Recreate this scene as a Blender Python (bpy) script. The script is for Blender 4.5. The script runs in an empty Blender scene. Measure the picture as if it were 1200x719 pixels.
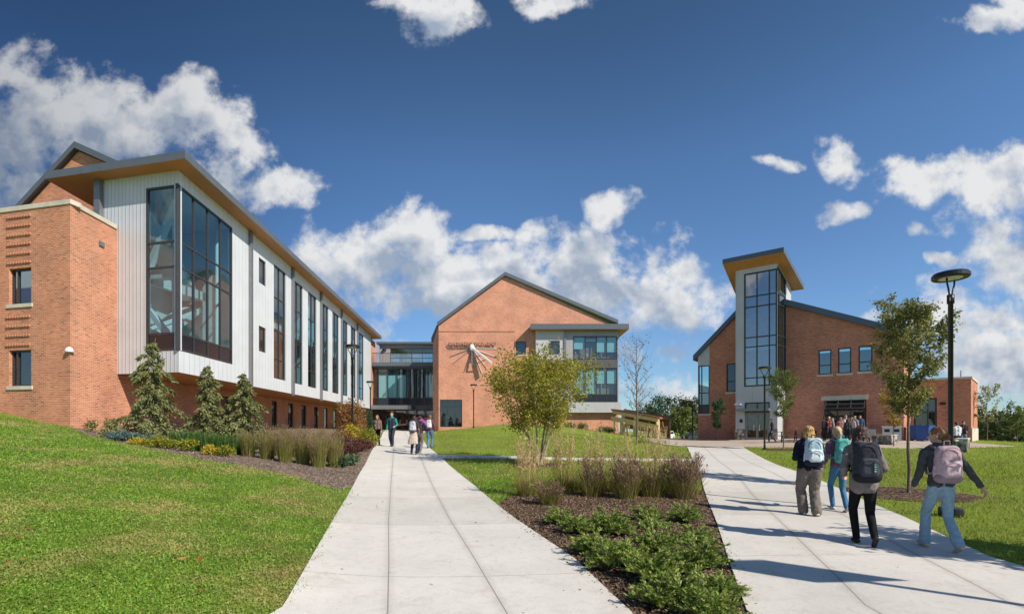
import bpy, bmesh, math, random
import numpy as np
from mathutils import Vector, Matrix
from mathutils.geometry import delaunay_2d_cdt

random.seed(7)
SC = bpy.context.scene
COL = SC.collection
R = math.radians
E = 1.8            # eye height above the ground datum
F_PX, CX, HZ = 580.0, 600.0, 503.0   # camera geometry measured on the photograph

# ------------------------------------------------------------------ helpers
def P(px, py, d):
    return Vector(((px-CX)/F_PX*d, d, E+(HZ-py)/F_PX*d))

def root_loc(o):
    v = Vector((0, 0, 0))
    while o is not None:
        v += o.location
        o = o.parent
    return v

class MB:
    def __init__(s):
        s.v = []; s.f = []; s.uv = []; s.m = []
    def face(s, pts, uv=None, m=0):
        i = len(s.v)
        s.v += [tuple(p) for p in pts]
        s.f.append(tuple(range(i, i+len(pts))))
        s.uv.append(uv if uv else [(0, 0)]*len(pts)); s.m.append(m)
    def obox(s, o, U, V, W, m=0):
        o, U, V, W = Vector(o), Vector(U), Vector(V), Vector(W)
        c = [o, o+U, o+U+V, o+V, o+W, o+U+W, o+U+V+W, o+V+W]
        lu, lv, lw = U.length, V.length, W.length
        for q, a, b in (((0, 3, 2, 1), lv, lu), ((4, 5, 6, 7), lu, lv), ((0, 1, 5, 4), lu, lw),
                        ((1, 2, 6, 5), lv, lw), ((2, 3, 7, 6), lu, lw), ((3, 0, 4, 7), lv, lw)):
            s.face([c[k] for k in q], [(0, 0), (a, 0), (a, b), (0, b)], m)
    def box(s, x0, x1, y0, y1, z0, z1, m=0):
        s.obox((x0, y0, z0), (x1-x0, 0, 0), (0, y1-y0, 0), (0, 0, z1-z0), m)
    def beam(s, a, b, w, h, m=0):
        a, b = Vector(a), Vector(b)
        d = (b-a).normalized()
        up = Vector((0, 0, 1)) if abs(d.z) < .95 else Vector((0, 1, 0))
        x = d.cross(up).normalized(); y = x.cross(d).normalized()
        s.obox(a-x*w/2-y*h/2, x*w, y*h, b-a, m)
    def tube(s, pts, rads, n=8, m=0, cap=True):
        pts = [Vector(p) for p in pts]
        if not hasattr(rads, '__len__'): rads = [rads]*len(pts)
        rings = []
        x = None
        for i, p in enumerate(pts):
            d = (pts[min(i+1, len(pts)-1)]-pts[max(i-1, 0)])
            d = d.normalized() if d.length > 1e-9 else Vector((0, 0, 1))
            if x is None:
                x = d.cross(Vector((0, 0, 1)) if abs(d.z) < .9 else Vector((1, 0, 0))).normalized()
            else:
                x = (x-d*x.dot(d)).normalized()
            y = d.cross(x)
            i0 = len(s.v)
            for k in range(n):
                a = 2*math.pi*k/n
                s.v.append(tuple(p+(x*math.cos(a)+y*math.sin(a))*rads[i]))
            rings.append(i0)
        for a, b in zip(rings, rings[1:]):
            for k in range(n):
                k2 = (k+1) % n
                s.f.append((a+k, a+k2, b+k2, b+k)); s.m.append(m)
                s.uv.append([(0, 0)]*4)
        if cap:
            for r_ in (rings[0], rings[-1]):
                s.f.append(tuple(range(r_, r_+n))); s.uv.append([(0, 0)]*n); s.m.append(m)
    def lathe(s, c, prof, n=20, m=0, ax=None):
        c = Vector(c); rings = []
        M = ax if ax else Matrix.Identity(3)
        for r, z in prof:
            i0 = len(s.v)
            for k in range(n):
                a = 2*math.pi*k/n
                s.v.append(tuple(c+M@Vector((r*math.cos(a), r*math.sin(a), z))))
            rings.append(i0)
        for a, b in zip(rings, rings[1:]):
            for k in range(n):
                k2 = (k+1) % n
                s.f.append((a+k, a+k2, b+k2, b+k)); s.m.append(m); s.uv.append([(0, 0)]*4)
        for r_ in (rings[0], rings[-1]):
            s.f.append(tuple(range(r_, r_+n))); s.uv.append([(0, 0)]*n); s.m.append(m)
    def ball(s, c, r, nu=12, nv=8, m=0, M=None):
        r = r if hasattr(r, '__len__') else (r, r, r)
        prof = [(math.sin(math.pi*max(.02, min(.98, i/nv))), -math.cos(math.pi*max(.02, min(.98, i/nv)))) for i in range(nv+1)]
        S = Matrix.Diagonal(r)
        s.lathe(c, prof, nu, m, (M@S) if M else S)
    def build(s, name, mat, parent=None, smooth=False, local=False):
        me = bpy.data.meshes.new(name)
        off = Vector((0, 0, 0)) if (parent is None or local) else root_loc(parent)
        me.from_pydata([(a[0]-off.x, a[1]-off.y, a[2]-off.z) for a in s.v], [], s.f)
        if any(u[-1] != (0, 0) or u[0] != (0, 0) for u in s.uv):
            l = me.uv_layers.new(name='UVMap')
            l.data.foreach_set('uv', [c for u in s.uv for p in u for c in p])
        for mt in (mat if isinstance(mat, (list, tuple)) else [mat]):
            me.materials.append(mt)
        if any(s.m): me.polygons.foreach_set('material_index', s.m)
        if smooth: me.polygons.foreach_set('use_smooth', [True]*len(me.polygons))
        me.update()
        o = bpy.data.objects.new(name, me)
        COL.objects.link(o)
        o.parent = parent
        return o

def np_mesh(name, V, k, mat, parent=None, off=None):
    """V: (n*k,3) array of separate k-gons."""
    V = np.asarray(V, dtype=np.float32).reshape(-1, 3)
    if parent is not None and off is None:
        ro = root_loc(parent); V = V-np.array([ro.x, ro.y, ro.z], dtype=np.float32)
    n = len(V)//k
    me = bpy.data.meshes.new(name)
    me.vertices.add(len(V)); me.vertices.foreach_set('co', V.ravel())
    me.loops.add(n*k); me.loops.foreach_set('vertex_index', np.arange(n*k, dtype=np.int32))
    me.polygons.add(n); me.polygons.foreach_set('loop_start', np.arange(0, n*k, k, dtype=np.int32))
    me.polygons.foreach_set('loop_total', np.full(n, k, dtype=np.int32))
    me.materials.append(mat)
    me.update(calc_edges=True); me.validate()
    o = bpy.data.objects.new(name, me); COL.objects.link(o); o.parent = parent
    return o

def tag(o, label, cat, group=None, kind=None):
    o['label'] = label; o['category'] = cat
    if group: o['group'] = group
    if kind: o['kind'] = kind
    return o

def struct(o):
    o['kind'] = 'structure'
    return o

def thing(name, label, cat, loc=(0, 0, 0), rz=0, group=None):
    o = bpy.data.objects.new(name, None); COL.objects.link(o)
    o.empty_display_size = .2
    o.location = loc; o.rotation_euler = (0, 0, rz)
    return tag(o, label, cat, group)

def copy_tree(o, parent=None):
    c = o.copy(); COL.objects.link(c)
    if parent is not None: c.parent = parent
    for ch in [x for x in list(bpy.data.objects) if x.parent == o]:
        copy_tree(ch, c)
    return c

# ------------------------------------------------------------------ materials
def new_mat(name):
    m = bpy.data.materials.new(name); m.use_nodes = True
    nt = m.node_tree; nt.nodes.clear()
    out = nt.nodes.new('ShaderNodeOutputMaterial')
    return m, nt, out

def N(nt, t, **kw):
    n = nt.nodes.new(t)
    for k, v in kw.items():
        if k in n.inputs.keys() if isinstance(k, str) else False: n.inputs[k].default_value = v
        else: setattr(n, k, v)
    return n

def ramp(nt, fac, stops):
    r = nt.nodes.new('ShaderNodeValToRGB')
    el = r.color_ramp.elements
    while len(el) < len(stops): el.new(.5)
    for e, (p, c) in zip(el, stops):
        e.position = p; e.color = (c[0], c[1], c[2], 1)
    nt.links.new(fac, r.inputs[0])
    return r.outputs[0]

def mixc(nt, fac, a, b, mode='MIX'):
    n = nt.nodes.new('ShaderNodeMix'); n.data_type = 'RGBA'; n.blend_type = mode
    for sock, v in ((n.inputs[0], fac), (n.inputs[6], a), (n.inputs[7], b)):
        if hasattr(v, 'links'): nt.links.new(v, sock)
        elif isinstance(v, (int, float)): sock.default_value = v
        else: sock.default_value = (v[0], v[1], v[2], 1)
    return n.outputs[2]

def noise(nt, scale, detail=4, rough=.55, vec=None, coord='Object', dist=0):
    n = nt.nodes.new('ShaderNodeTexNoise')
    n.inputs['Scale'].default_value = scale; n.inputs['Detail'].default_value = detail
    n.inputs['Roughness'].default_value = rough; n.inputs['Distortion'].default_value = dist
    if vec is None:
        tc = nt.nodes.new('ShaderNodeTexCoord'); vec = tc.outputs[coord]
    nt.links.new(vec, n.inputs['Vector'])
    return n.outputs['Fac']

def principled(nt, out, col, rough=.6, metal=0, spec=.5, bump=None, bstr=.3, bdist=.02):
    b = nt.nodes.new('ShaderNodeBsdfPrincipled')
    if hasattr(col, 'links'): nt.links.new(col, b.inputs['Base Color'])
    else: b.inputs['Base Color'].default_value = (*col, 1)
    if hasattr(rough, 'links'): nt.links.new(rough, b.inputs['Roughness'])
    else: b.inputs['Roughness'].default_value = rough
    b.inputs['Metallic'].default_value = metal
    b.inputs['Specular IOR Level'].default_value = spec
    if bump is not None:
        bp = nt.nodes.new('ShaderNodeBump'); bp.inputs['Strength'].default_value = bstr
        bp.inputs['Distance'].default_value = bdist
        nt.links.new(bump, bp.inputs['Height']); nt.links.new(bp.outputs[0], b.inputs['Normal'])
    nt.links.new(b.outputs[0], out.inputs[0])
    return b

def plain(name, col, rough=.6, metal=0, var=.12, scale=6, spec=.5, bump=0):
    m, nt, out = new_mat(name)
    f = noise(nt, scale, 5)
    lo = tuple(c*(1-var) for c in col); hi = tuple(min(1, c*(1+var)) for c in col)
    c = ramp(nt, f, [(.3, lo), (.7, hi)])
    principled(nt, out, c, rough, metal, spec, f if bump else None, bump)
    return m

def brick_mat(name, c1, c2, c3, mortar, bw=.225, bh=.075):
    m, nt, out = new_mat(name)
    uv = nt.nodes.new('ShaderNodeUVMap')
    b = nt.nodes.new('ShaderNodeTexBrick')
    nt.links.new(uv.outputs[0], b.inputs['Vector'])
    b.inputs['Scale'].default_value = 1
    b.inputs['Brick Width'].default_value = bw; b.inputs['Row Height'].default_value = bh
    b.inputs['Mortar Size'].default_value = .011; b.inputs['Mortar Smooth'].default_value = .2
    b.inputs['Bias'].default_value = 0
    b.inputs['Color1'].default_value = (0, 0, 0, 1); b.inputs['Color2'].default_value = (1, 1, 1, 1)
    b.inputs['Mortar'].default_value = (.5, .5, .5, 1)
    sep = nt.nodes.new('ShaderNodeSeparateColor'); nt.links.new(b.outputs['Color'], sep.inputs[0])
    col = ramp(nt, sep.outputs[0], [(0, c1), (.45, c2), (.8, c3), (1, tuple(x*.62 for x in c1))])
    col = mixc(nt, b.outputs['Fac'], col, mortar)
    big = noise(nt, .6, 3, .5, uv.outputs[0])
    big = ramp(nt, big, [(.3, (.82, .82, .84)), (.7, (1.1, 1.08, 1.05))])
    col = mixc(nt, 1, col, big, 'MULTIPLY')
    inv = nt.nodes.new('ShaderNodeMath'); inv.operation = 'SUBTRACT'; inv.inputs[0].default_value = 1
    nt.links.new(b.outputs['Fac'], inv.inputs[1])
    principled(nt, out, col, .85, 0, .3, inv.outputs[0], .5, .01)
    return m

def metal_panel_mat(name, col, pitch=.2, groove=True, axis=0):
    m, nt, out = new_mat(name)
    uv = nt.nodes.new('ShaderNodeUVMap')
    sp = nt.nodes.new('ShaderNodeSeparateXYZ'); nt.links.new(uv.outputs[0], sp.inputs[0])
    mod = nt.nodes.new('ShaderNodeMath'); mod.operation = 'PINGPONG'; mod.inputs[1].default_value = pitch/2
    nt.links.new(sp.outputs[axis], mod.inputs[0])
    st = nt.nodes.new('ShaderNodeMapRange'); st.inputs['From Max'].default_value = .03
    nt.links.new(mod.outputs[0], st.inputs[0])
    f = noise(nt, .8, 4, .5, uv.outputs[0])
    c = ramp(nt, f, [(.3, tuple(x*.93 for x in col)), (.7, tuple(min(1, x*1.04) for x in col))])
    if groove:
        c2 = mixc(nt, st.outputs[0], tuple(x*.80 for x in col), c)
        principled(nt, out, c2, .42, 0, .5, st.outputs[0], .6, .03)
    else:
        principled(nt, out, c, .45)
    return m

def glass_mat(name, tint=(.46, .70, .78), refl=.11, rcol=(.92, .97, 1)):
    m, nt, out = new_mat(name)
    tr = N(nt, 'ShaderNodeBsdfTransparent'); tr.inputs[0].default_value = (*tint, 1)
    gl = N(nt, 'ShaderNodeBsdfGlossy'); gl.inputs['Roughness'].default_value = .015
    gl.inputs['Color'].default_value = (*rcol, 1)
    f = noise(nt, .45, 2)
    bp = N(nt, 'ShaderNodeBump'); bp.inputs['Strength'].default_value = .012; bp.inputs['Distance'].default_value = .3
    nt.links.new(f, bp.inputs['Height']); nt.links.new(bp.outputs[0], gl.inputs['Normal'])
    # Schlick reflectance, the same from both faces of the pane
    ge = N(nt, 'ShaderNodeNewGeometry'); dt = N(nt, 'ShaderNodeVectorMath', operation='DOT_PRODUCT')
    nt.links.new(ge.outputs['Normal'], dt.inputs[0]); nt.links.new(ge.outputs['Incoming'], dt.inputs[1])
    ab = N(nt, 'ShaderNodeMath', operation='ABSOLUTE'); nt.links.new(dt.outputs['Value'], ab.inputs[0])
    om = N(nt, 'ShaderNodeMath', operation='SUBTRACT'); om.inputs[0].default_value = 1; nt.links.new(ab.outputs[0], om.inputs[1])
    fr = N(nt, 'ShaderNodeMath', operation='POWER'); nt.links.new(om.outputs[0], fr.inputs[0]); fr.inputs[1].default_value = 4
    ad = N(nt, 'ShaderNodeMath', operation='MULTIPLY_ADD'); ad.use_clamp = True
    nt.links.new(fr.outputs[0], ad.inputs[0]); ad.inputs[1].default_value = .75; ad.inputs[2].default_value = refl
    mx = N(nt, 'ShaderNodeMixShader')
    nt.links.new(ad.outputs[0], mx.inputs[0]); nt.links.new(tr.outputs[0], mx.inputs[1]); nt.links.new(gl.outputs[0], mx.inputs[2])
    nt.links.new(mx.outputs[0], out.inputs[0])
    return m

def leaf_mat(name, cols, trans=.3, rough=.55, patch=None):
    """cols: list of colours picked at random per leaf."""
    m, nt, out = new_mat(name)
    g = nt.nodes.new('ShaderNodeNewGeometry')
    st = [(i/(max(1, len(cols)-1)), c) for i, c in enumerate(cols)]
    c = ramp(nt, g.outputs['Random Per Island'], st)
    if patch:
        f = noise(nt, patch[1], 4, .6)
        f2 = ramp(nt, f, [(patch[2], (0, 0, 0)), (patch[3], (1, 1, 1))])
        c = mixc(nt, f2, c, patch[0])
        # lusher and thinner spots in the sward
        f5 = noise(nt, 1.7, 4, .65)
        c = mixc(nt, 1, c, ramp(nt, f5, [(.32, (.70, .74, .62)), (.52, (1, 1, 1)), (.72, (1.22, 1.12, 1.1))]), 'MULTIPLY')
    b = nt.nodes.new('ShaderNodeBsdfPrincipled'); nt.links.new(c, b.inputs['Base Color'])
    b.inputs['Roughness'].default_value = rough; b.inputs['Specular IOR Level'].default_value = .3
    t = nt.nodes.new('ShaderNodeBsdfTranslucent'); nt.links.new(c, t.inputs[0])
    mx = nt.nodes.new('ShaderNodeMixShader'); mx.inputs[0].default_value = trans
    nt.links.new(b.outputs[0], mx.inputs[1]); nt.links.new(t.outputs[0], mx.inputs[2])
    nt.links.new(mx.outputs[0], out.inputs[0])
    return m

def wood_mat(name, c1, c2, plank=.14, axis=1):
    m, nt, out = new_mat(name)
    tc = nt.nodes.new('ShaderNodeUVMap')
    mp = nt.nodes.new('ShaderNodeMapping'); mp.inputs['Scale'].default_value = (.6, 9, 1) if axis else (9, .6, 1)
    nt.links.new(tc.outputs[0], mp.inputs[0])
    f = noise(nt, 1.5, 6, .6, mp.outputs[0])
    c = ramp(nt, f, [(.3, c1), (.7, c2)])
    sp = nt.nodes.new('ShaderNodeSeparateXYZ'); nt.links.new(tc.outputs[0], sp.inputs[0])
    mod = nt.nodes.new('ShaderNodeMath'); mod.operation = 'PINGPONG'; mod.inputs[1].default_value = plank/2
    nt.links.new(sp.outputs[axis], mod.inputs[0])
    st = nt.nodes.new('ShaderNodeMapRange'); st.inputs['From Max'].default_value = .012
    nt.links.new(mod.outputs[0], st.inputs[0])
    c = mixc(nt, st.outputs[0], tuple(x*.35 for x in c1), c)
    principled(nt, out, c, .55, 0, .4)
    return m

M = {}
M['brick'] = brick_mat('red brick', (.51, .155, .08), (.59, .20, .108), (.65, .26, .15), (.60, .44, .32))
M['brick_pale'] = brick_mat('salmon brick', (.59, .22, .14), (.65, .258, .168), (.68, .30, .20), (.64, .46, .34))
M['brick_dark'] = brick_mat('dark red brick', (.42, .12, .075), (.56, .18, .11), (.62, .215, .13), (.50, .36, .27))
M['stone'] = plain('cast stone', (.58, .54, .46), .8, var=.12, scale=3)
M['white_panel'] = metal_panel_mat('white corrugated panel', (.58, .62, .68), .22)
M['white_wall'] = metal_panel_mat('white wall panel', (.66, .70, .75), .45)
M['white_flat'] = metal_panel_mat('flat grey white panel', (.50, .51, .545), 1.2)
M['grey_flat'] = metal_panel_mat('grey metal panel', (.36, .36, .385), .4)
M['fascia'] = plain('slate grey fascia', (.105, .125, .15), .45, .0, .08, 2)
M['fascia_blue'] = plain('blue grey fascia', (.075, .11, .16), .4, 0, .08, 2)
M['roof'] = plain('grey metal roofing', (.16, .17, .19), .5, .3, .1, 2)
M['soffit'] = wood_mat('cedar soffit', (.42, .185, .062), (.60, .30, .105))
M['timber'] = wood_mat('raw timber', (.62, .44, .20), (.76, .58, .32), .3)
M['timber_red'] = wood_mat('stained timber', (.33, .13, .05), (.44, .19, .075), .15)
M['bench_wood'] = wood_mat('weathered dark wood', (.10, .085, .075), (.17, .15, .13), .1)
M['frame'] = plain('dark bronze frame', (.045, .047, .052), .4, .2, .1, 5)
M['frame_green'] = plain('dark green frame', (.03, .042, .042), .4, .2, .1, 5)
M['spandrel'] = plain('spandrel glass', (.012, .016, .024), .12, 0, .1, 1)
M['glass'] = glass_mat('window glass')
M['glass_dark'] = glass_mat('dark window glass', (.42, .54, .56), .13)
M['glass_teal'] = glass_mat('teal window glass', (.45, .72, .72), .26, (.8, .97, 1))
M['glass_tower'] = glass_mat('pale tower glass', (.5, .66, .68), .34, (.95, .98, 1))
M['blind'] = plain('pale roller blind', (.74, .80, .72), .8, 0, .05, 2)
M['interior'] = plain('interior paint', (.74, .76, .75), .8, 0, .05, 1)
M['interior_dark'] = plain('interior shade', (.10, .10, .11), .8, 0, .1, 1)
M['interior_wood'] = plain('interior wood', (.35, .2, .1), .6, 0, .1, 2)
M['black_metal'] = plain('black painted metal', (.02, .021, .024), .38, .3, .15, 8)
M['grey_metal'] = plain('grey painted metal', (.22, .23, .25), .4, .5, .1, 6)
M['light_metal'] = plain('brushed light metal', (.55, .56, .58), .4, .4, .1, 6)
M['white_paint'] = plain('white paint', (.82, .82, .82), .4, 0, .04, 4)
M['lens'] = plain('frosted lamp lens', (.72, .70, .60), .4, 0, .04, 4)
M['letters'] = plain('dark metal lettering', (.07, .06, .055), .4, .5, .1, 6)
M['blue_bin'] = plain('blue plastic', (.015, .075, .30), .4, 0, .1, 4)
M['bark'] = plain('grey brown bark', (.15, .12, .095), .9, 0, .35, 14, .2, .6)
M['bark_pale'] = plain('pale tan bark', (.33, .27, .19), .9, 0, .3, 14, .2, .6)
M['rubber'] = plain('black rubber', (.02, .02, .02), .8, 0, .1, 8)
M['car_white'] = plain('white car paint', (.72, .73, .74), .25, 0, .03, 2)
M['car_dark'] = plain('dark car paint', (.03, .035, .045), .25, 0, .05, 2)
M['banner'] = plain('dark blue banner cloth', (.03, .06, .16), .8, 0, .1, 4)
M['green_panel'] = plain('green painted panel', (.03, .14, .09), .5, 0, .2, 6)

# stone wall material
def stone_wall_mat():
    m, nt, out = new_mat('rubble stone')
    tc = nt.nodes.new('ShaderNodeTexCoord')
    v = nt.nodes.new('ShaderNodeTexVoronoi'); v.inputs['Scale'].default_value = 5
    nt.links.new(tc.outputs['Object'], v.inputs['Vector'])
    sep = nt.nodes.new('ShaderNodeSeparateColor'); nt.links.new(v.outputs['Color'], sep.inputs[0])
    c = ramp(nt, sep.outputs[0], [(0, (.24, .23, .21)), (.5, (.42, .39, .34)), (1, (.58, .55, .49))])
    ed = ramp(nt, v.outputs['Distance'], [(.35, (1, 1, 1)), (.75, (.35, .33, .3))])
    c = mixc(nt, 1, c, ed, 'MULTIPLY')
    principled(nt, out, c, .9, 0, .2, v.outputs['Distance'], .8, -.05)
    return m
M['rubble'] = stone_wall_mat()

def concrete_mat(name, base, js, jt, uofs=0):
    """js: list of joint positions across (m); jt: spacing along (m). UV = (across, along) in metres."""
    m, nt, out = new_mat(name)
    uv = nt.nodes.new('ShaderNodeUVMap')
    sp = nt.nodes.new('ShaderNodeSeparateXYZ'); nt.links.new(uv.outputs[0], sp.inputs[0])
    tc = nt.nodes.new('ShaderNodeTexCoord')
    f1 = noise(nt, .7, 5, .6, tc.outputs['Object']); f2 = noise(nt, 60, 3, .7, tc.outputs['Object'])
    f3 = noise(nt, 5, 5, .65, tc.outputs['Object'], dist=1.5)
    c = ramp(nt, f1, [(.25, tuple(x*.86 for x in base)), (.75, tuple(x*1.06 for x in base))])
    c = mixc(nt, 1, c, ramp(nt, f2, [(.2, (.86, .86, .86)), (.6, (1.04, 1.04, 1.03))]), 'MULTIPLY')
    c = mixc(nt, 1, c, ramp(nt, f3, [(.30, (.88, .875, .86)), (.5, (1, 1, 1))]), 'MULTIPLY')
    # each slab a slightly different tone
    fl = N(nt, 'ShaderNodeMath', operation='DIVIDE'); nt.links.new(sp.outputs[1], fl.inputs[0]); fl.inputs[1].default_value = jt
    fr = N(nt, 'ShaderNodeMath', operation='FLOOR'); nt.links.new(fl.outputs[0], fr.inputs[0])
    wn = nt.nodes.new('ShaderNodeTexWhiteNoise'); wn.noise_dimensions = '1D'; nt.links.new(fr.outputs[0], wn.inputs['W'])
    c = mixc(nt, 1, c, ramp(nt, wn.outputs['Value'], [(0, (.91, .91, .90)), (1, (1.03, 1.03, 1.03))]), 'MULTIPLY')
    # small dark specks
    vo = nt.nodes.new('ShaderNodeTexVoronoi'); vo.inputs['Scale'].default_value = 3.1
    nt.links.new(tc.outputs['Object'], vo.inputs['Vector'])
    c = mixc(nt, ramp(nt, vo.outputs['Distance'], [(.025, (1, 1, 1)), (.05, (0, 0, 0))]), c, (.30, .25, .2))
    # dirt gathered softly along the joints
    for j in js:
        a = N(nt, 'ShaderNodeMath', operation='SUBTRACT'); nt.links.new(sp.outputs[0], a.inputs[0]); a.inputs[1].default_value = j
        b = N(nt, 'ShaderNodeMath', operation='ABSOLUTE'); nt.links.new(a.outputs[0], b.inputs[0])
        c = mixc(nt, 1, c, ramp(nt, b.outputs[0], [(0, (.86, .85, .83)), (.10, (1, 1, 1))]), 'MULTIPLY')
    f4 = noise(nt, 1.6, 6, .7, tc.outputs['Object'], dist=.6)
    c = mixc(nt, 1, c, ramp(nt, f4, [(.30, (.87, .86, .84)), (.44, (1, 1, 1))]), 'MULTIPLY')
    def lines(val, w):
        l = N(nt, 'ShaderNodeMath', operation='LESS_THAN'); nt.links.new(val, l.inputs[0]); l.inputs[1].default_value = w
        return l.outputs[0]
    outs = []
    for j in js:
        a = N(nt, 'ShaderNodeMath', operation='SUBTRACT'); nt.links.new(sp.outputs[0], a.inputs[0]); a.inputs[1].default_value = j
        b = N(nt, 'ShaderNodeMath', operation='ABSOLUTE'); nt.links.new(a.outputs[0], b.inputs[0])
        outs.append(lines(b.outputs[0], .007))
    pp = N(nt, 'ShaderNodeMath', operation='PINGPONG'); nt.links.new(sp.outputs[1], pp.inputs[0]); pp.inputs[1].default_value = jt/2
    outs.append(lines(pp.outputs[0], .005))
    acc = outs[0]
    for o2 in outs[1:]:
        mx = N(nt, 'ShaderNodeMath', operation='MAXIMUM'); nt.links.new(acc, mx.inputs[0]); nt.links.new(o2, mx.inputs[1]); acc = mx.outputs[0]
    c = mixc(nt, acc, c, tuple(x*.40 for x in base))
    principled(nt, out, c, .9, 0, .2, f2, .15, .01)
    return m
CONC = (.67, .655, .625)
M['path_left'] = concrete_mat('broom finished concrete', CONC, (1.02, 2.18), 3.0)
M['path_right'] = concrete_mat('broom finished concrete walk', (.63, .615, .585), (1.15, 2.5), 3.2)
M['path_small'] = concrete_mat('pale concrete strip', (.66, .65, .61), (50,), 1.5)
M['paving'] = concrete_mat('tan paving', (.50, .425, .36), (50,), 1.2)

def grass_ground_mat():
    m, nt, out = new_mat('lawn turf')
    f1 = noise(nt, .35, 5, .6); f2 = noise(nt, 9, 6, .7); f3 = noise(nt, 70, 3, .7)
    c = ramp(nt, f2, [(.28, (.14, .22, .024)), (.5, (.23, .33, .042)), (.72, (.34, .37, .085))])
    c = mixc(nt, ramp(nt, f1, [(.42, (0, 0, 0)), (.68, (.6, .6, .6))]), c, (.17, .165, .055))
    c = mixc(nt, 1, c, ramp(nt, f3, [(.25, (.55, .55, .55)), (.65, (1.15, 1.15, 1.1))]), 'MULTIPLY')
    principled(nt, out, c, .9, 0, .15, f3, .8, .04)
    return m
M['turf'] = grass_ground_mat()

def mulch_mat(name, dark, mid, light):
    m, nt, out = new_mat(name)
    tc = nt.nodes.new('ShaderNodeTexCoord')
    v = nt.nodes.new('ShaderNodeTexVoronoi'); v.inputs['Scale'].default_value = 28
    mp = nt.nodes.new('ShaderNodeMapping'); mp.inputs['Scale'].default_value = (1, .45, 1)
    nt.links.new(tc.outputs['Object'], mp.inputs[0])
    nt.links.new(mp.outputs[0], v.inputs['Vector'])
    sep = nt.nodes.new('ShaderNodeSeparateColor'); nt.links.new(v.outputs['Color'], sep.inputs[0])
    c = ramp(nt, sep.outputs[0], [(0, dark), (.55, mid), (.92, light), (1, tuple(x*1.6 for x in light))])
    f = noise(nt, 1.2, 5, .6)
    c = mixc(nt, 1, c, ramp(nt, f, [(.3, (.7, .7, .7)), (.7, (1.15, 1.13, 1.1))]), 'MULTIPLY')
    principled(nt, out, c, .95, 0, .1, v.outputs['Distance'], 1, .04)
    return m
M['mulch'] = mulch_mat('dark bark mulch', (.05, .032, .024), (.12, .078, .055), (.22, .155, .11))
M['mulch_pale'] = mulch_mat('faded bark mulch', (.13, .095, .075), (.23, .175, .14), (.33, .265, .215))
M['chip'] = leaf_mat('bark chip', [(.05, .03, .02), (.14, .09, .06), (.24, .17, .12), (.36, .28, .2)], 0, .9)
M['chip_pale'] = leaf_mat('pale bark chip', [(.13, .095, .075), (.24, .19, .155), (.38, .31, .26)], 0, .9)

M['lawn_leaf'] = leaf_mat('clover and grass leaf', [(.11, .24, .028), (.175, .34, .04), (.25, .42, .055), (.36, .48, .11)], .42, .5,
                          ((.50, .42, .18), .62, .48, .66))
M['lawn_leaf2'] = leaf_mat('mown grass blade', [(.16, .25, .016), (.24, .33, .026), (.32, .37, .045), (.42, .39, .10)], .42, .5,
                           ((.22, .20, .07), .5, .54, .78))
M['conifer'] = leaf_mat('grey green cedar spray', [(.10, .135, .048), (.165, .20, .07), (.24, .26, .10), (.32, .31, .145)], .3)
M['pine_dark'] = leaf_mat('dark green needles', [(.015, .05, .02), (.03, .085, .03), (.05, .11, .04)], .15)
M['blue_spruce'] = leaf_mat('blue spruce needles', [(.07, .13, .12), (.11, .18, .17), (.16, .23, .22)], .15)
M['yellow_leaf'] = leaf_mat('yellow green leaf', [(.15, .17, .024), (.27, .28, .034), (.40, .37, .045), (.52, .43, .07)], .45)
M['tree_leaf'] = leaf_mat('olive green leaf', [(.10, .13, .032), (.19, .22, .06), (.29, .29, .095), (.40, .36, .14)], .45)
M['tree_leaf_fresh'] = leaf_mat('fresh green leaf', [(.08, .12, .03), (.15, .20, .05), (.24, .27, .08)], .35)
M['autumn_leaf'] = leaf_mat('golden autumn leaf', [(.25, .17, .04), (.40, .27, .06), (.50, .36, .10)], .4)
M['brown_leaf'] = leaf_mat('dry brown leaf', [(.10, .075, .03), (.17, .125, .045), (.22, .17, .07)], .3)
M['copper_leaf'] = leaf_mat('copper foliage', [(.19, .085, .03), (.30, .15, .05), (.36, .22, .085)], .3)
M['gold_leaf'] = leaf_mat('bright yellow leaf', [(.36, .27, .02), (.48, .38, .03), (.55, .46, .07)], .3)
M['burgundy'] = leaf_mat('burgundy leaf', [(.055, .022, .022), (.11, .04, .035), (.16, .075, .05)], .25)
M['juniper'] = leaf_mat('juniper needles', [(.09, .15, .028), (.17, .26, .045), (.27, .36, .07), (.38, .44, .11)], .25)
M['lime_leaf'] = leaf_mat('lime yellow leaf', [(.16, .20, .02), (.28, .30, .03), (.38, .36, .05)], .35)
M['iris_leaf'] = leaf_mat('sword leaf', [(.04, .10, .02), (.075, .16, .03), (.12, .20, .05)], .3)
M['reed_green'] = leaf_mat('olive reed blade', [(.14, .16, .035), (.23, .23, .06), (.33, .28, .09)], .35)
M['reed_tan'] = leaf_mat('tan seed plume', [(.48, .36, .16), (.60, .46, .23), (.70, .57, .33)], .4)
M['reed_pink'] = leaf_mat('pinkish brown plume', [(.20, .125, .08), (.28, .19, .12), (.34, .26, .17)], .3)
M['reed_purple'] = leaf_mat('purple brown plume', [(.17, .095, .08), (.28, .18, .135), (.40, .30, .20)], .3)
M['hosta'] = leaf_mat('grey green broad leaf', [(.05, .10, .05), (.09, .16, .08), (.16, .22, .12)], .3)
M['wood_far'] = leaf_mat('woodland foliage', [(.03, .045, .02), (.055, .075, .03), (.09, .10, .04)], .2)
M['fallen'] = leaf_mat('fallen leaf', [(.28, .10, .03), (.36, .2, .07), (.2, .1, .05)], .2)

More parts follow.
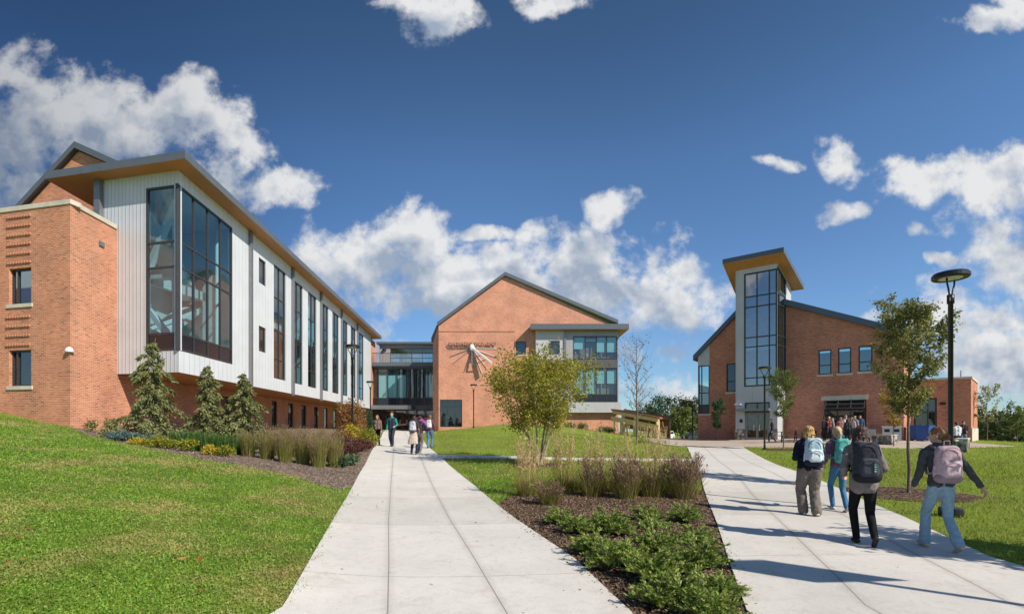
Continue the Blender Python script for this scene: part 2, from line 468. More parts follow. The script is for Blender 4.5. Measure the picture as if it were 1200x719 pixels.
# ------------------------------------------------------------------ terrain (thin plate spline through measured points)
CTRL = []
def cp(px, py, d): CTRL.append(((px-CX)/F_PX*d, d, (HZ-py)/F_PX*d))
def cw(x, y, z): CTRL.append((x, y, z))
for a in ((331, 719, 4.8), (740, 719, 4.8), (391, 610, 9.2), (606, 610, 9.2), (414, 570, 13.5), (557, 570, 13.5), (428, 545, 18.5),
          (526, 545, 18.5), (440, 523, 27), (499, 523, 27), (447, 512, 42), (490, 512, 42), (452, 505, 62), (505, 505, 62),
          (0, 719, 3.6), (0, 563, 8), (0, 521, 12), (0, 498, 16.5), (200, 530, 15), (300, 548, 14), (400, 573, 13), (100, 512, 18),
          (200, 600, 8), (200, 719, 4.3), (100, 600, 7.3),
          (515, 537, 20.5), (812, 540, 22.5), (600, 520, 30), (600, 508, 38), (600, 497, 48), (520, 505, 50), (700, 510, 44),
          (740, 514, 42), (800, 518.5, 40), (670, 539, 21.5), (650, 499, 52),
          (720, 640, 7.2), (700, 580, 12), (600, 560, 15), (800, 560, 14.5), (825, 575, 13), (853, 655, 6.5), (875, 719, 4.8),
          (1160, 655, 6.5), (1020, 590, 11), (940, 553, 17.5), (870, 523.5, 34), (805, 523.5, 34),
          (1065, 577, 12.5), (1200, 600, 9.5), (1200, 700, 4.9), (1200, 520, 35), (1100, 517.5, 36), (1000, 520, 33), (1140, 515.5, 40),
          (888, 514, 43), (818, 515, 46), (990, 514, 39), (1045, 515.5, 37.3), (1045, 560, 16), (1150, 540, 24), (720, 509, 58)):
    cp(*a)
for a in ((-23, 22.25, .8), (-19.06, 21.35, .1), (-19.3, 24.1, -.2), (-17, 26, -.25), (-12, 26, -.55), (-9, 26, -.78), (-16.5, 45, -.1), (-18, 62, 0),
          (0, 0, -1.86), (-4, 0, -1.45), (4, 0, -1.86), (-12, 2, -.7), (12, 0, -1.9), (0, -15, -2.2), (-15, -15, -1.0), (15, -15, -2.2),
          (-30, 10, .6), (-35, 40, .8), (-60, 80, .8), (0, 62, .25), (5, 75, .1), (-60, 0, .5), (45, 0, -2.0), (50, 40, -1.6),
          (18, 60, -1.25), (24, 80, -1.7), (30, 110, -2.4), (60, 80, -2.2), (-300, 300, 0), (0, 400, -3), (300, 300, -5),
          (300, -100, -4), (-300, -100, 0), (0, -120, -3), (0, 150, -1.6), (700, 700, -6), (-700, 700, -2), (0, 900, -5)):
    cw(*a)
_C = np.array(CTRL)
def _U(r2): return np.where(r2 > 1e-12, r2*np.log(np.maximum(r2, 1e-12)), 0)*.5
_n = len(_C); _S = 10.0
_X = _C[:, :2]/_S
_K = _U(((_X[:, None]-_X[None])**2).sum(-1))+np.eye(_n)*.02
_A = np.zeros((_n+3, _n+3)); _A[:_n, :_n] = _K
_A[:_n, _n] = 1; _A[:_n, _n+1:] = _X; _A[_n:, :_n] = _A[:_n, _n:].T
_W = np.linalg.solve(_A, np.concatenate([_C[:, 2], np.zeros(3)]))
def GA(x, y):
    q = np.stack([np.asarray(x, float), np.asarray(y, float)], -1)/_S
    sh = q.shape[:-1]; q = q.reshape(-1, 2); res = np.empty(len(q))
    for i in range(0, len(q), 20000):
        c = q[i:i+20000]
        res[i:i+20000] = _U(((c[:, None]-_X[None])**2).sum(-1))@_W[:_n]+_W[_n]+c@_W[_n+1:]
    return res.reshape(sh)+E
def G(x, y): return float(GA(np.array([x]), np.array([y]))[0])
_D = np.concatenate([np.arange(2, 70, .05), np.arange(70, 400, 1)])
def gp(px, py):
    """first ground point seen through a photograph pixel"""
    z = E+(HZ-py)/F_PX*_D
    g = GA((px-CX)/F_PX*_D, _D)
    k = np.argmax(z <= g) if (z <= g).any() else 1000
    d = _D[k]
    return Vector(((px-CX)/F_PX*d, d, g[k]))
def gd(px, d):
    x = (px-CX)/F_PX*d
    return Vector((x, d, G(x, d)))

def grid_axis(lo, hi, a, b, step, grow=1.18):
    c = list(np.arange(a, b+1e-6, step)); s = step
    while c[-1] < hi: s *= grow; c.append(c[-1]+s)
    s = step
    while c[0] > lo: s *= grow; c.insert(0, c[0]-s)
    return np.array(c)
gx = grid_axis(-900, 900, -26, 36, .45); gy = grid_axis(-150, 1500, -4, 62, .45)
XX, YY = np.meshgrid(gx, gy)
ZZ = GA(XX, YY)
nx, ny = len(gx), len(gy)
me = bpy.data.meshes.new('ground')
me.from_pydata(np.stack([XX, YY, ZZ], -1).reshape(-1, 3).tolist(), [],
               [(j*nx+i, j*nx+i+1, (j+1)*nx+i+1, (j+1)*nx+i) for j in range(ny-1) for i in range(nx-1)])
me.materials.append(M['turf']); me.polygons.foreach_set('use_smooth', [True]*len(me.polygons))
o = bpy.data.objects.new('ground', me); COL.objects.link(o); struct(o)

def inside(poly, x, y):
    c = np.zeros(np.shape(x), bool)
    n = len(poly)
    for i in range(n):
        x0, y0 = poly[i]; x1, y1 = poly[(i+1) % n]
        if y0 == y1: continue
        k = ((y0 > y) != (y1 > y)) & (x < (x1-x0)*(y-y0)/(y1-y0)+x0)
        c ^= k
    return c

def densify(poly, step):
    out = []
    for a, b in zip(poly, poly[1:]+poly[:1]):
        L = math.hypot(b[0]-a[0], b[1]-a[1]); n = max(1, int(L/step))
        for k in range(n): out.append((a[0]+(b[0]-a[0])*k/n, a[1]+(b[1]-a[1])*k/n))
    return out

def patch(name, poly, off, mat, step=.6, skirt=.06):
    ol = densify(poly, step)
    xs = [p[0] for p in ol]; ys = [p[1] for p in ol]
    gx_, gy_ = np.meshgrid(np.arange(min(xs), max(xs), step), np.arange(min(ys), max(ys), step))
    k = inside(ol, gx_, gy_)
    pts = list(zip(gx_[k], gy_[k]))
    oa = np.array(ol)
    pts = [p for p in pts if np.min((oa[:, 0]-p[0])**2+(oa[:, 1]-p[1])**2) > (step*.45)**2]
    vc = [Vector(p) for p in ol]+[Vector(p) for p in pts]
    r = delaunay_2d_cdt(vc, [], [list(range(len(ol)))], 1, 1e-5)
    V = [tuple(v) for v in r[0]]
    z = GA(np.array([v[0] for v in V]), np.array([v[1] for v in V]))+off
    mb = MB()
    mb.v = [(v[0], v[1], zz) for v, zz in zip(V, z)]
    for f in r[2]:
        mb.f.append(tuple(f)); mb.m.append(0); mb.uv.append([(V[i][0]+.001, V[i][1]) for i in f])
    for a, b in zip(ol, ol[1:]+ol[:1]):
        za, zb = G(*a)+off, G(*b)+off
        mb.face([(*a, za), (*b, zb), (*b, zb-skirt), (*a, za-skirt)], [(a[0], a[1])]*4)
    return struct(mb.build(name, mat))

def path(name, L, Rr, off, mat, nsub=8, skirt=.1):
    """loft between two ground edges (lists of 2D points, same length)"""
    def res(pts):
        out = []
        for a, b in zip(pts, pts[1:]):
            for k in range(nsub): out.append(Vector(a).lerp(Vector(b), k/nsub))
        return out+[Vector(pts[-1])]
    L, Rr = res(L), res(Rr)
    mb = MB(); s = 0; rows = []
    nw = 8
    for i, (a, b) in enumerate(zip(L, Rr)):
        if i: s += ((a+b)/2-(L[i-1]+Rr[i-1])/2).length
        w = (b-a).length
        rows.append([((a.lerp(b, k/nw).x, a.lerp(b, k/nw).y, G(*a.lerp(b, k/nw))+off), (w*k/nw, s)) for k in range(nw+1)])
    for r0, r1 in zip(rows, rows[1:]):
        for k in range(nw):
            q = (r0[k], r0[k+1], r1[k+1], r1[k])
            mb.face([p for p, _ in q], [u for _, u in q])
        for k in (0, nw):
            (a, ua), (b, ub) = r0[k], r1[k]
            mb.face([a, b, (b[0], b[1], b[2]-skirt), (a[0], a[1], a[2]-skirt)], [ua, ub, ub, ua])
    return struct(mb.build(name, mat))

def g2(px, py): v = gp(px, py); return (v.x, v.y)
def d2(px, d): return ((px-CX)/F_PX*d, d)

# left path
LL = [(-2.25, -3), (-2.3, 1.5), d2(331, 4.8), d2(364, 6.5), d2(391, 9.2), d2(414, 13.5), d2(428, 18.5), d2(440, 27), d2(447, 42), d2(452, 65.5)]
LR = [(1.13, -3), (1.14, 1.5), d2(740, 4.8), d2(674, 6.6), d2(606, 9.2), d2(557, 13.5), d2(526, 18.5), d2(501, 27), d2(491, 42), d2(506, 65.5)]
path('path', LL, LR, .035, M['path_left'])
# right path
RL = [(2.15, -3), (2.2, 1.5), d2(875, 4.8), d2(853, 6.5), d2(838, 9.2), d2(825, 13), d2(815, 20), d2(809, 27), d2(805, 34)]
RR = [(5.6, -3), (5.7, 1.5), (6.05, 4.8), (6.27, 6.5), d2(1062, 9.2), d2(985, 13), d2(915, 20), d2(887, 27), d2(870, 34)]
path('path', RL, RR, .035, M['path_right'])
# narrow cross path
CL = [d2(517, 20.6), d2(600, 21.0), d2(700, 21.4), d2(812.5, 22.2)]
CR = [d2(514, 22.0), d2(600, 22.3), d2(700, 22.7), d2(812.5, 23.5)]
path('path', CL, CR, .028, M['path_small'])
# plaza in front of the right hand building
plaza = [d2(800, 33.6), d2(872, 33.6), d2(892, 33.0), (19.3, 32.0), (24.5, 29.5), (28.4, 30.5), (32.5, 32), (32.9, 38.2), (29.3, 37.5), (21.5, 43.5), (17.3, 46.3),
         (17.5, 52), (22, 75), (17.2, 75), (12.5, 50), (12.2, 43.5), (10.5, 38)]
patch('plaza', plaza, .024, M['paving'], .8)
# mulch beds
bed_left = [g2(82, 503), g2(130, 517), g2(200, 531), g2(250, 541), g2(300, 549), g2(345, 558), g2(395, 575), d2(414, 13.5), d2(428, 18.5), d2(440, 27),
            d2(447, 42), d2(450, 62), (-19.5, 62), (-20.2, 40), (-19.3, 25), (-19.15, 21.9)]
patch('mulch_bed', bed_left, .014, M['mulch_pale'], .7)
bed_mid = [(.98, 4.0), d2(740, 4.8), d2(674, 6.6), d2(606, 9.2), d2(584, 10.8), d2(592, 11.8), d2(650, 12.3), d2(720, 12.6), d2(790, 12.9), d2(825, 13), d2(838, 9.2), d2(853, 6.5), d2(875, 4.8), (2.25, 3.6)]
patch('mulch_bed', bed_mid, .016, M['mulch'], .4)
def ring(c, r, n=22, jit=.08, seed=1, sq=1):
    rg = random.Random(seed)
    return [(c[0]+r*(1+rg.uniform(-jit, jit))*math.cos(2*math.pi*k/n), c[1]+sq*r*(1+rg.uniform(-jit, jit))*math.sin(2*math.pi*k/n)) for k in range(n)]
T_MID = gd(631, 18.9); T_R = gd(1065, 12.4); T_D = gd(918, 31); LAMP_R = gd(1114, 9.4)
patch('mulch_bed', ring((T_MID.x, T_MID.y), 1.15, seed=2), .016, M['mulch'], .4)
patch('mulch_bed', ring((T_R.x-.1, T_R.y-.1), 1.35, seed=3), .016, M['mulch'], .4)
patch('mulch_bed', ring((T_D.x, T_D.y), 1.1, seed=4), .016, M['mulch'], .4)

# ------------------------------------------------------------------ building kit
def v2(o, u, s, n=None, k=0):
    x = o[0]+u[0]*s; y = o[1]+u[1]*s
    if n: x += n[0]*k; y += n[1]*k
    return x, y

def wall(mb, o, u, n, L, z0, z1, holes=(), rev=.18, uo=0, m=0, u_start=0):
    us = sorted({u_start, L} | {h[0] for h in holes} | {h[1] for h in holes})
    zs = sorted({z0, z1} | {h[2] for h in holes} | {h[3] for h in holes})
    for a, b in zip(us, us[1:]):
        for c, d in zip(zs, zs[1:]):
            mu, mz = (a+b)/2, (c+d)/2
            if any(h[0] < mu < h[1] and h[2] < mz < h[3] for h in holes): continue
            A, B = v2(o, u, a), v2(o, u, b)
            mb.face([(*A, c), (*B, c), (*B, d), (*A, d)], [(a+uo, c+20), (b+uo, c+20), (b+uo, d+20), (a+uo, d+20)], m)
    for a, b, c, d in holes:
        for (p, q, zz0, zz1) in ((a, a, c, d), (b, b, c, d)):
            A, B = v2(o, u, p), v2(o, u, p, n, -rev)
            mb.face([(*A, zz0), (*B, zz0), (*B, zz1), (*A, zz1)], [(0, zz0+20), (rev, zz0+20), (rev, zz1+20), (0, zz1+20)], m)
        for zz in (c, d):
            A, B = v2(o, u, a), v2(o, u, b); A2, B2 = v2(o, u, a, n, -rev), v2(o, u, b, n, -rev)
            mb.face([(*A, zz), (*B, zz), (*B2, zz), (*A2, zz)], [(a, 20), (b, 20), (b, 20+rev), (a, 20+rev)], m)

def poly_wall(mb, o, u, pts, m=0):
    mb.face([(*v2(o, u, a), z) for a, z in pts], [(a, z+20) for a, z in pts], m)

def slab(mb, pts, z0, z1, m_side=0, m_bot=1, m_top=0, uax=None):
    """horizontal slab from a 2D outline; UV of the underside in metres"""
    ux = uax or (1, 0)
    def uv(p): return (p[0]*ux[0]+p[1]*ux[1]+.01, -p[0]*ux[1]+p[1]*ux[0])
    mb.face([(*p, z0) for p in reversed(pts)], [uv(p) for p in reversed(pts)], m_bot)
    mb.face([(*p, z1) for p in pts], [uv(p) for p in pts], m_top)
    for a, b in zip(pts, pts[1:]+pts[:1]):
        L = math.hypot(b[0]-a[0], b[1]-a[1])
        mb.face([(*a, z0), (*b, z0), (*b, z1), (*a, z1)], [(0, 0.01), (L, 0.01), (L, z1-z0), (0, z1-z0)], m_side)

def window(parent, o, u, n, a, b, c, d, cols=(), rows=(), fw=.07, inset=.1, frame='frame', glass='glass', dark_rows=(), sill=False,
           blinds=(), name='window', ends=(True, True), depth=.1):
    mb = MB()
    U = Vector((u[0], u[1], 0)); Nn = Vector((n[0], n[1], 0)); Z = Vector((0, 0, 1))
    def bar(u0, u1, z0, z1, ins, dp):
        p = v2(o, u, u0, n, -ins)
        mb.obox((*p, z0), U*(u1-u0), -Nn*dp, Z*(z1-z0))
    if ends[0]: bar(a, a+fw, c, d, inset, depth)
    if ends[1]: bar(b-fw, b, c, d, inset, depth)
    a2, b2 = (a+fw if ends[0] else a), (b-fw if ends[1] else b)
    bar(a2, b2, c, c+fw, inset+.004, depth); bar(a2, b2, d-fw, d, inset+.004, depth)
    for x in cols: bar(x-fw*.42, x+fw*.42, c+fw, d-fw, inset+.008, depth)
    for z in rows: bar(a2, b2, z-fw*.42, z+fw*.42, inset+.013, depth)
    fr = mb.build(name, M[frame], parent)
    g = MB(); p, q = v2(o, u, a+.01, n, -inset-.06), v2(o, u, b-.01, n, -inset-.06)
    g.face([(*p, c+.01), (*q, c+.01), (*q, d-.01), (*p, d-.01)])
    g.build('pane', M[glass], fr)
    if dark_rows:
        for z0, z1 in dark_rows:
            s = MB()
            p, q = v2(o, u, a2, n, -inset-.05), v2(o, u, b2, n, -inset-.05)
            s.face([(*p, z0), (*q, z0), (*q, z1), (*p, z1)])
            s.build('spandrel_panel', M['spandrel'], fr)
    if blinds:
        for u0, u1, z0, z1 in blinds:
            s = MB()
            p, q = v2(o, u, u0, n, -inset-.2), v2(o, u, u1, n, -inset-.2)
            s.obox((*p, z0), Vector((q[0]-p[0], q[1]-p[1], 0)), Vector((-n[0], -n[1], 0))*.012, (0, 0, z1-z0))
            s.build('blind', M['blind'], fr)
    if sill:
        s = MB(); p = v2(o, u, a-.1, n, .05)
        s.obox((*p, c-.16), U*(b-a+.2), -Nn*(.05+inset), Z*.157)
        s.build('sill', M['stone'], fr)
    return fr

def s_at(o, u, px):
    """distance along the 2D line o+u*s at which it crosses photograph column px"""
    r = (px-CX)/F_PX
    return (r*o[1]-o[0])/(u[0]-r*u[1])
def z_at(o, u, px, py):
    s = s_at(o, u, px); d = o[1]+u[1]*s
    return E+(HZ-py)/F_PX*d

def partition(a, b, z0, z1, mat, name='partition', th=.1):
    mb = MB(); d = Vector((b[0]-a[0], b[1]-a[1], 0)); nrm = Vector((-d.y, d.x, 0)).normalized()*th
    mb.obox((*a, z0), d, nrm, (0, 0, z1-z0)); return mb.build(name, mat, LB)

# ------------------------------------------------------------------ left building
S_ = (-.0637, .998); NS = (.998, .0637); F_ = (-.975, .222); NF = (-.222, -.975)
C0 = (-15.7, 23.3)
B0 = (-19.06, 21.35)        # brick block corner, its side wall runs on under the white storeys
LB = thing('academic_building', 'long white panelled building with cedar eaves and a brick stair block, left of the path', 'building', (C0[0], C0[1], E-.6))
zb, zt = E+2.70, E+12.2
SL = 41.0
# white storeys
wins_s = [(.02, 5.03, E+3.74, E+11.53), (8.47, 9.5, E+9.44, E+11.06), (8.47, 9.5, E+5.05, E+6.68)]
strips = []
for p0, p1 in ((320.9, 334.8), (342.6, 354.6), (361, 370.7), (376.5, 384.8), (389.5, 396.9), (400.7, 407.2), (411.0, 416.8), (419.4, 426.0)):
    t0, t1 = s_at(C0, S_, p0), s_at(C0, S_, p1)
    strips.append((t0, t1, E+3.55, E+11.4))
mb = MB()
wall(mb, C0, S_, NS, SL, zb, zt, wins_s+strips, rev=.2)
mb.build('wall', M['white_wall'], LB)
mb = MB()
wf = (.02, 1.86, E+3.74, E+11.53)
wall(mb, C0, F_, NF, 4.6, zb, zt, [wf], rev=.2)
pe = v2(C0, F_, 4.6)
mb.face([(*pe, zb), (*v2(pe, S_, 6), zb), (*v2(pe, S_, 6), zt), (*pe, zt)], [(0, 0), (6, 0), (6, 9), (0, 9)])
mb.build('wall', M['white_panel'], LB)
R_ROWS = [E+8.89, E+7.70, E+4.56]
window(LB, C0, S_, NS, *wins_s[0], cols=[1.26, 2.52, 3.77], rows=R_ROWS, fw=.1, inset=-.02, glass='glass', dark_rows=[(E+3.84, E+4.5)])
window(LB, C0, F_, NF, *wf, rows=R_ROWS, fw=.1, inset=-.02, dark_rows=[(E+3.84, E+4.5)])
mb = MB(); q = v2(v2(C0, NS, .045), NF, .045); mb.tube([(*v2(q, NS, -.05), wf[2]), (*v2(q, NS, -.05), wf[3])], .085, 8); mb.build('corner_post', M['frame'], LB)
for w in wins_s[1:]: window(LB, C0, S_, NS, *w, fw=.08, inset=.05)
for i, w in enumerate(strips):
    window(LB, C0, S_, NS, *w, cols=[(w[0]+w[1])/2], rows=[E+9.2, E+6.9, E+4.9], fw=.08, inset=.05, glass='glass')
# wood underside of the white storeys, band course at the foot
mb = MB()
ce, cf = v2(C0, S_, SL), v2(v2(C0, S_, SL), NS, -3.6)
p0 = v2(C0, F_, 4.6)
mb.face([(*C0, zb+.01), (*ce, zb+.01), (*v2(v2(p0, S_, SL), F_, 0), zb+.01), (*p0, zb+.01)], [(0, 0.01), (0, SL), (4, SL), (4, 0)])
mb.build('soffit', M['soffit'], LB)
# down pipes
for k, px in enumerate((291.2, 341.3, 374.8, 399.3, 417.9)):
    t = s_at(C0, S_, px); q = v2(C0, S_, t, NS, .02)
    m2 = MB(); m2.obox((*q, zb-.15), Vector((*S_, 0))*.24, Vector((*NS, 0))*.16, (0, 0, zt-zb+.1))
    m2.build('downpipe', M['grey_metal'], LB)
q = v2(C0, F_, 4.45, NF, .01)
m2 = MB(); m2.obox((*q, E+9.4), Vector((*F_, 0))*.35, Vector((*NF, 0))*.2, (0, 0, zt-E-9.4)); m2.build('downpipe', M['grey_metal'], LB)
# flat roof with cedar soffit
Rc = (C0[0]+.064+.9, C0[1]-1-.06+.06)
rp = [Rc, v2(Rc, S_, 44.5), v2(v2(Rc, S_, 44.5), F_, 8.24), v2(Rc, F_, 8.24)]
mb = MB(); slab(mb, rp, zt+.004, zt+.36, 0, 1, 0, uax=S_)
rf = mb.build('roof', [M['fascia'], M['soffit']], LB)
# gable block behind
Gp = v2(C0, S_, 4.0)
mb = MB()
poly_wall(mb, Gp, F_, [(4.68, E+2), (20, E+2), (20, E+9.6), (10.2, E+16.6), (1.4, zt+.37), (4.68, zt+.37)])
mb.build('gable_wall', M['brick'], LB)
mb = MB()
def roof_strip(mb, o, u, back, prof, th, oh):
    o2 = (o[0]-back[0]*oh, o[1]-back[1]*oh); Lb = 40+oh
    for (a, za), (b, z2) in zip(prof, prof[1:]):
        A, B = v2(o2, u, a), v2(o2, u, b)
        A2, B2 = v2(A, back, Lb), v2(B, back, Lb)
        mb.face([(*A, za+th), (*B, z2+th), (*B2, z2+th), (*A2, za+th)]); mb.face([(*A, za), (*B, z2), (*B2, z2), (*A2, za)])
        mb.face([(*A, za), (*B, z2), (*B, z2+th), (*A, za+th)]); mb.face([(*A2, za), (*B2, z2), (*B2, z2+th), (*A2, za+th)])
    for a, za in (prof[0], prof[-1]):
        A = v2(o2, u, a); A2 = v2(A, back, Lb)
        mb.face([(*A, za), (*A2, za), (*A2, za+th), (*A, za+th)])
roof_strip(mb, Gp, F_, S_, [(.8, E+12.15), (10.2, E+16.65), (20, E+9.65)], .38, .3)
mb.build('gable_roof', M['fascia'], LB)
# brick stair block
ztb = E+9.72
wl = []
for (y0, y1) in ((314, 356), (410, 452)):
    a, b = s_at(B0, F_, 36.5), s_at(B0, F_, 10.5)
    wl.append((a, b, z_at(B0, F_, 24, y1), z_at(B0, F_, 24, y0)))
mb = MB()
wall(mb, B0, F_, NF, 17, E-2.5, ztb, wl, rev=.25)
wall(mb, B0, S_, NS, 2.75, E-2.5, ztb, uo=.11)
pb = v2(B0, S_, 2.75)
wall(mb, pb, F_, NF, 17, zb, ztb, uo=.3)
for w in wl: window(LB, B0, F_, NF, *w, cols=[w[1]-.33], fw=.07, inset=.12, sill=True, glass='glass_dark')
# projecting brick ribs beside the stair windows
def rib_rows(ys, x0, x1):
    for y in ys:
        z = z_at(B0, F_, 24, y); a, b = s_at(B0, F_, x0), s_at(B0, F_, x1)
        k = a
        while k < b:
            q = v2(B0, F_, k, NF, .001)
            mb.obox((*q, z-.05), Vector((*F_, 0))*.11, Vector((*NF, 0))*.055, (0, 0, .1)); k += .16
rib_rows([253.5+10.8*i for i in range(6)], 36.5, 9)
rib_rows([371+10.9*i for i in range(4)], 35.5, 8)
mb.build('brick_wall', M['brick'], LB)
mb = MB()
cz = ztb
ov = .06
q0 = v2(v2(B0, NS, ov), NF, ov)
mb.obox((*q0, cz), Vector((*F_, 0))*17, Vector((*NF, 0))*-.45, (0, 0, .2))
q1 = v2(v2(B0, NS, ov), S_, .38)
mb.obox((*q1, cz-.002), Vector((*S_, 0))*2.3, Vector((*NS, 0))*-.45, (0, 0, .2))
mb.build('coping', M['stone'], LB)
# wall light and small vent on the stair block
q = v2(B0, S_, .12, NS, .02); z = z_at(B0, S_, 84, 411)
mb = MB(); mb.lathe((q[0]-.05, q[1]-.12, z), [(.02, .16), (.10, .12), (.15, .02), (.17, -.06), (.02, -.07)], 14)
mb.build('wall_light', M['white_paint'], LB, True)
a = s_at(B0, S_, 115.5); z = z_at(B0, S_, 115.5, 284.5); q = v2(B0, S_, a, NS, .01)
mb = MB(); mb.obox((*q, z-.11), Vector((*S_, 0))*.3, Vector((*NS, 0))*.05, (0, 0, .22)); mb.build('vent', M['grey_metal'], LB)
# brick ground floor set back under the white storeys
pw = v2(B0, S_, 2.75)
gw = []
for k, (p0, p1) in enumerate(((318.5, 325), (337.5, 343.8), (353.3, 359), (368, 372.7), (380, 383.8), (391, 394.5), (401, 404.5))):
    a, b = s_at(B0, S_, p0)-2.75, s_at(B0, S_, p1)-2.75
    gw.append((a, b, E-.0, E+2.45))
gw = [(9.2, 11.0, E-.0, E+2.3)]+gw
mb = MB(); wall(mb, pw, S_, NS, 38.5, E-2.5, zb, gw, rev=.2)
mb.build('brick_wall', M['brick'], LB)
for w in gw: window(LB, pw, S_, NS, *w, fw=.07, inset=.1, sill=True, glass='glass_dark')
for k, tt in enumerate((14.6, 21.5, 29.5)):
    mb = MB(); q = v2(pw, S_, tt, NS, .01); mb.obox((*q, E+1.55), Vector((*S_, 0))*.2, Vector((*NS, 0))*.12, (0, 0, .42))
    mb.build('wall_light', M['lens'], LB)
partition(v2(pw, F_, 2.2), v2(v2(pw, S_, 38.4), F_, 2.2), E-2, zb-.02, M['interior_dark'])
partition(v2(v2(B0, S_, 2.2), F_, .4), v2(v2(B0, S_, 2.2), F_, 16), E-2, ztb-.1, M['interior'])
# brick pier at the far end
mb = MB(); pq = v2(C0, S_, SL); pq = v2(pq, NS, -.15)
wall(mb, pq, S_, NS, 4.2, E-1, zt-.3, uo=.2); wall(mb, pq, F_, NF, 4, E-1, zb, uo=.2)
mb.build('brick_pier', M['brick_pale'], LB)
# interior: floors, back wall, columns and stair seen through the glazing (plan is a parallelogram)
def ip(t, k):
    return v2(v2(C0, S_, t), F_, k)
def floor_plate(t0, t1, k0, k1, z0, z1, mat, name):
    mb = MB(); pts = [ip(t0, k0), ip(t1, k0), ip(t1, k1), ip(t0, k1)]
    mb.face([(*p, z0) for p in pts]); mb.face([(*p, z1) for p in pts])
    for p, q in zip(pts, pts[1:]+pts[:1]): mb.face([(*p, z0), (*q, z0), (*q, z1), (*p, z1)])
    return mb.build(name, mat, LB)
floor_plate(.4, SL-.4, .35, 4.4, zb+.05, zb+.6, M['interior'], 'floor_slab')
floor_plate(6.3, SL-.4, .35, 4.4, E+7.15, E+7.55, M['interior'], 'floor_slab')
floor_plate(.4, SL-.4, .3, 4.4, zt-.3, zt-.02, M['interior'], 'ceiling')
partition(ip(.3, 4.45), ip(SL-.5, 4.45), zb+.02, zt-.03, M['interior'])
partition(ip(6.1, .5), ip(6.1, 4.4), zb+.61, zt-.31, M['interior'])
for k, t in enumerate((9.9, 15.6, 18.9, 21.9, 25.2, 28.8, 33)):
    partition(ip(t, .6), ip(t, 4.4), zb+.61, E+7.1, M['interior_wood'] if k % 2 else M['interior'])
    if k % 3 != 1: partition(ip(t+.5, .6), ip(t+.5, 4.4), E+7.56, zt-.31, M['interior'])
for t, k in ((.75, .75), (4.7, .75), (.75, 3.6)):
    mb = MB(); q = ip(t, k); mb.tube([(*q, zb+.6), (*q, zt-.3)], .13, 10); mb.build('column', M['white_paint'], LB, True)
def inner_beam(a, za, b, zb_, w, h, name='brace', mat='white_paint'):
    mb = MB(); mb.beam((*a, za), (*b, zb_), w, h); mb.build(name, M[mat], LB)
inner_beam(ip(.9, 2.4), E+7.5, ip(5.7, 2.4), E+7.9, .25, .5, 'landing_beam')
inner_beam(ip(.9, 3.3), E+4.0, ip(5.7, 3.3), E+7.2, 1.2, .3, 'stair_flight')
inner_beam(ip(5.7, 3.3), E+7.8, ip(.9, 3.3), E+11.2, 1.2, .3, 'stair_flight')
inner_beam(ip(.9, 3.9), E+5.2, ip(.9, .7), E+11.4, .25, .25)
inner_beam(ip(.9, .9), E+4.2, ip(.9, 3.8), E+7.6, .25, .25)
inner_beam(ip(.9, .8), E+7.7, ip(.9, 4.2), E+7.7, .4, .5, 'landing_beam')
for t0 in range(11, 39, 3):
    for zz in (E+11.4, E+6.8):
        mb = MB(); q = ip(t0, 1.6); mb.obox((*q, zz), Vector((*S_, 0))*1.2, Vector((*F_, 0))*.15, (0, 0, .06)); mb.build('ceiling_light', M['lens'], LB)

# ------------------------------------------------------------------ glazed connector
CN = thing('glazed_connector', 'dark glass link with a roof terrace between the white building and the brick gable', 'building', (-14.5, 66, E-.2))
co = (-19.5, 66.0); cu = (1, 0); cn = (0, -1)
def cz_(y): return E+(HZ-y)/F_PX*66
x_of = lambda px: (px-CX)/F_PX*66-co[0]
mul = [x_of(p) for p in (443, 454, 465, 476, 486.5, 497.5, 508)]
bl = [(mul[i]+.06, mul[i+1]-.06, cz_(466), cz_(439)) for i in range(0, 3)]+[(mul[5]+.06, mul[6]-.06, cz_(466), cz_(439))]
mb = MB()
wall(mb, co, cu, cn, 12, E-.6, cz_(431), [(.6, 11.8, cz_(475), cz_(431.5)), (1.0, 11.6, E-.25, cz_(480))])
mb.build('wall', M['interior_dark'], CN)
window(CN, co, cu, cn, .6, 11.8, cz_(475), cz_(431.5), cols=mul, rows=[cz_(437), cz_(466)], fw=.09, inset=.04, frame='frame', glass='glass', dark_rows=[(cz_(474.5), cz_(466.5))], blinds=bl)
dm = [x_of(p) for p in (455, 463, 471, 479, 486, 497)]
dr = window(CN, co, cu, cn, 1.0, 11.6, E-.25, cz_(480), cols=dm, rows=[E+2.0], fw=.1, inset=.06, glass='glass_dark', name='entrance_door')
for k in (2, 3):
    mb = MB(); mb.obox((co[0]+dm[k]-.25, 65.88, E+.6), (.06, 0, 0), (0, -.08, 0), (0, 0, .7))
    mb.build('handle', M['light_metal'], dr)
mb = MB(); mb.box(x_of(437)+co[0], x_of(486)+co[0], 63.6, 65.97, cz_(480), cz_(475.5)); mb.build('canopy', M['grey_metal'], CN)
mb = MB(); mb.box(co[0]+.1, co[0]+12, 65.3, 74, cz_(429.3), cz_(425)); mb.box(co[0]+.12, co[0]+11.98, 65.8, 73.9, cz_(431)+.003, cz_(429.3)-.002); mb.build('terrace_slab', M['fascia'], CN)
mb = MB()
for k in range(60):
    x = co[0]+.6+k*.19; mb.box(x, x+.025, 65.5, 65.53, cz_(425)+.001, cz_(414.6))
mb.box(co[0]+.4, co[0]+11.9, 65.48, 65.55, cz_(414.6)+.001, cz_(414))
mb.build('railing', M['black_metal'], CN)
mb = MB()
so = (-18.6, 69.5); 
zr1 = E+(HZ-403.5)/F_PX*69.5
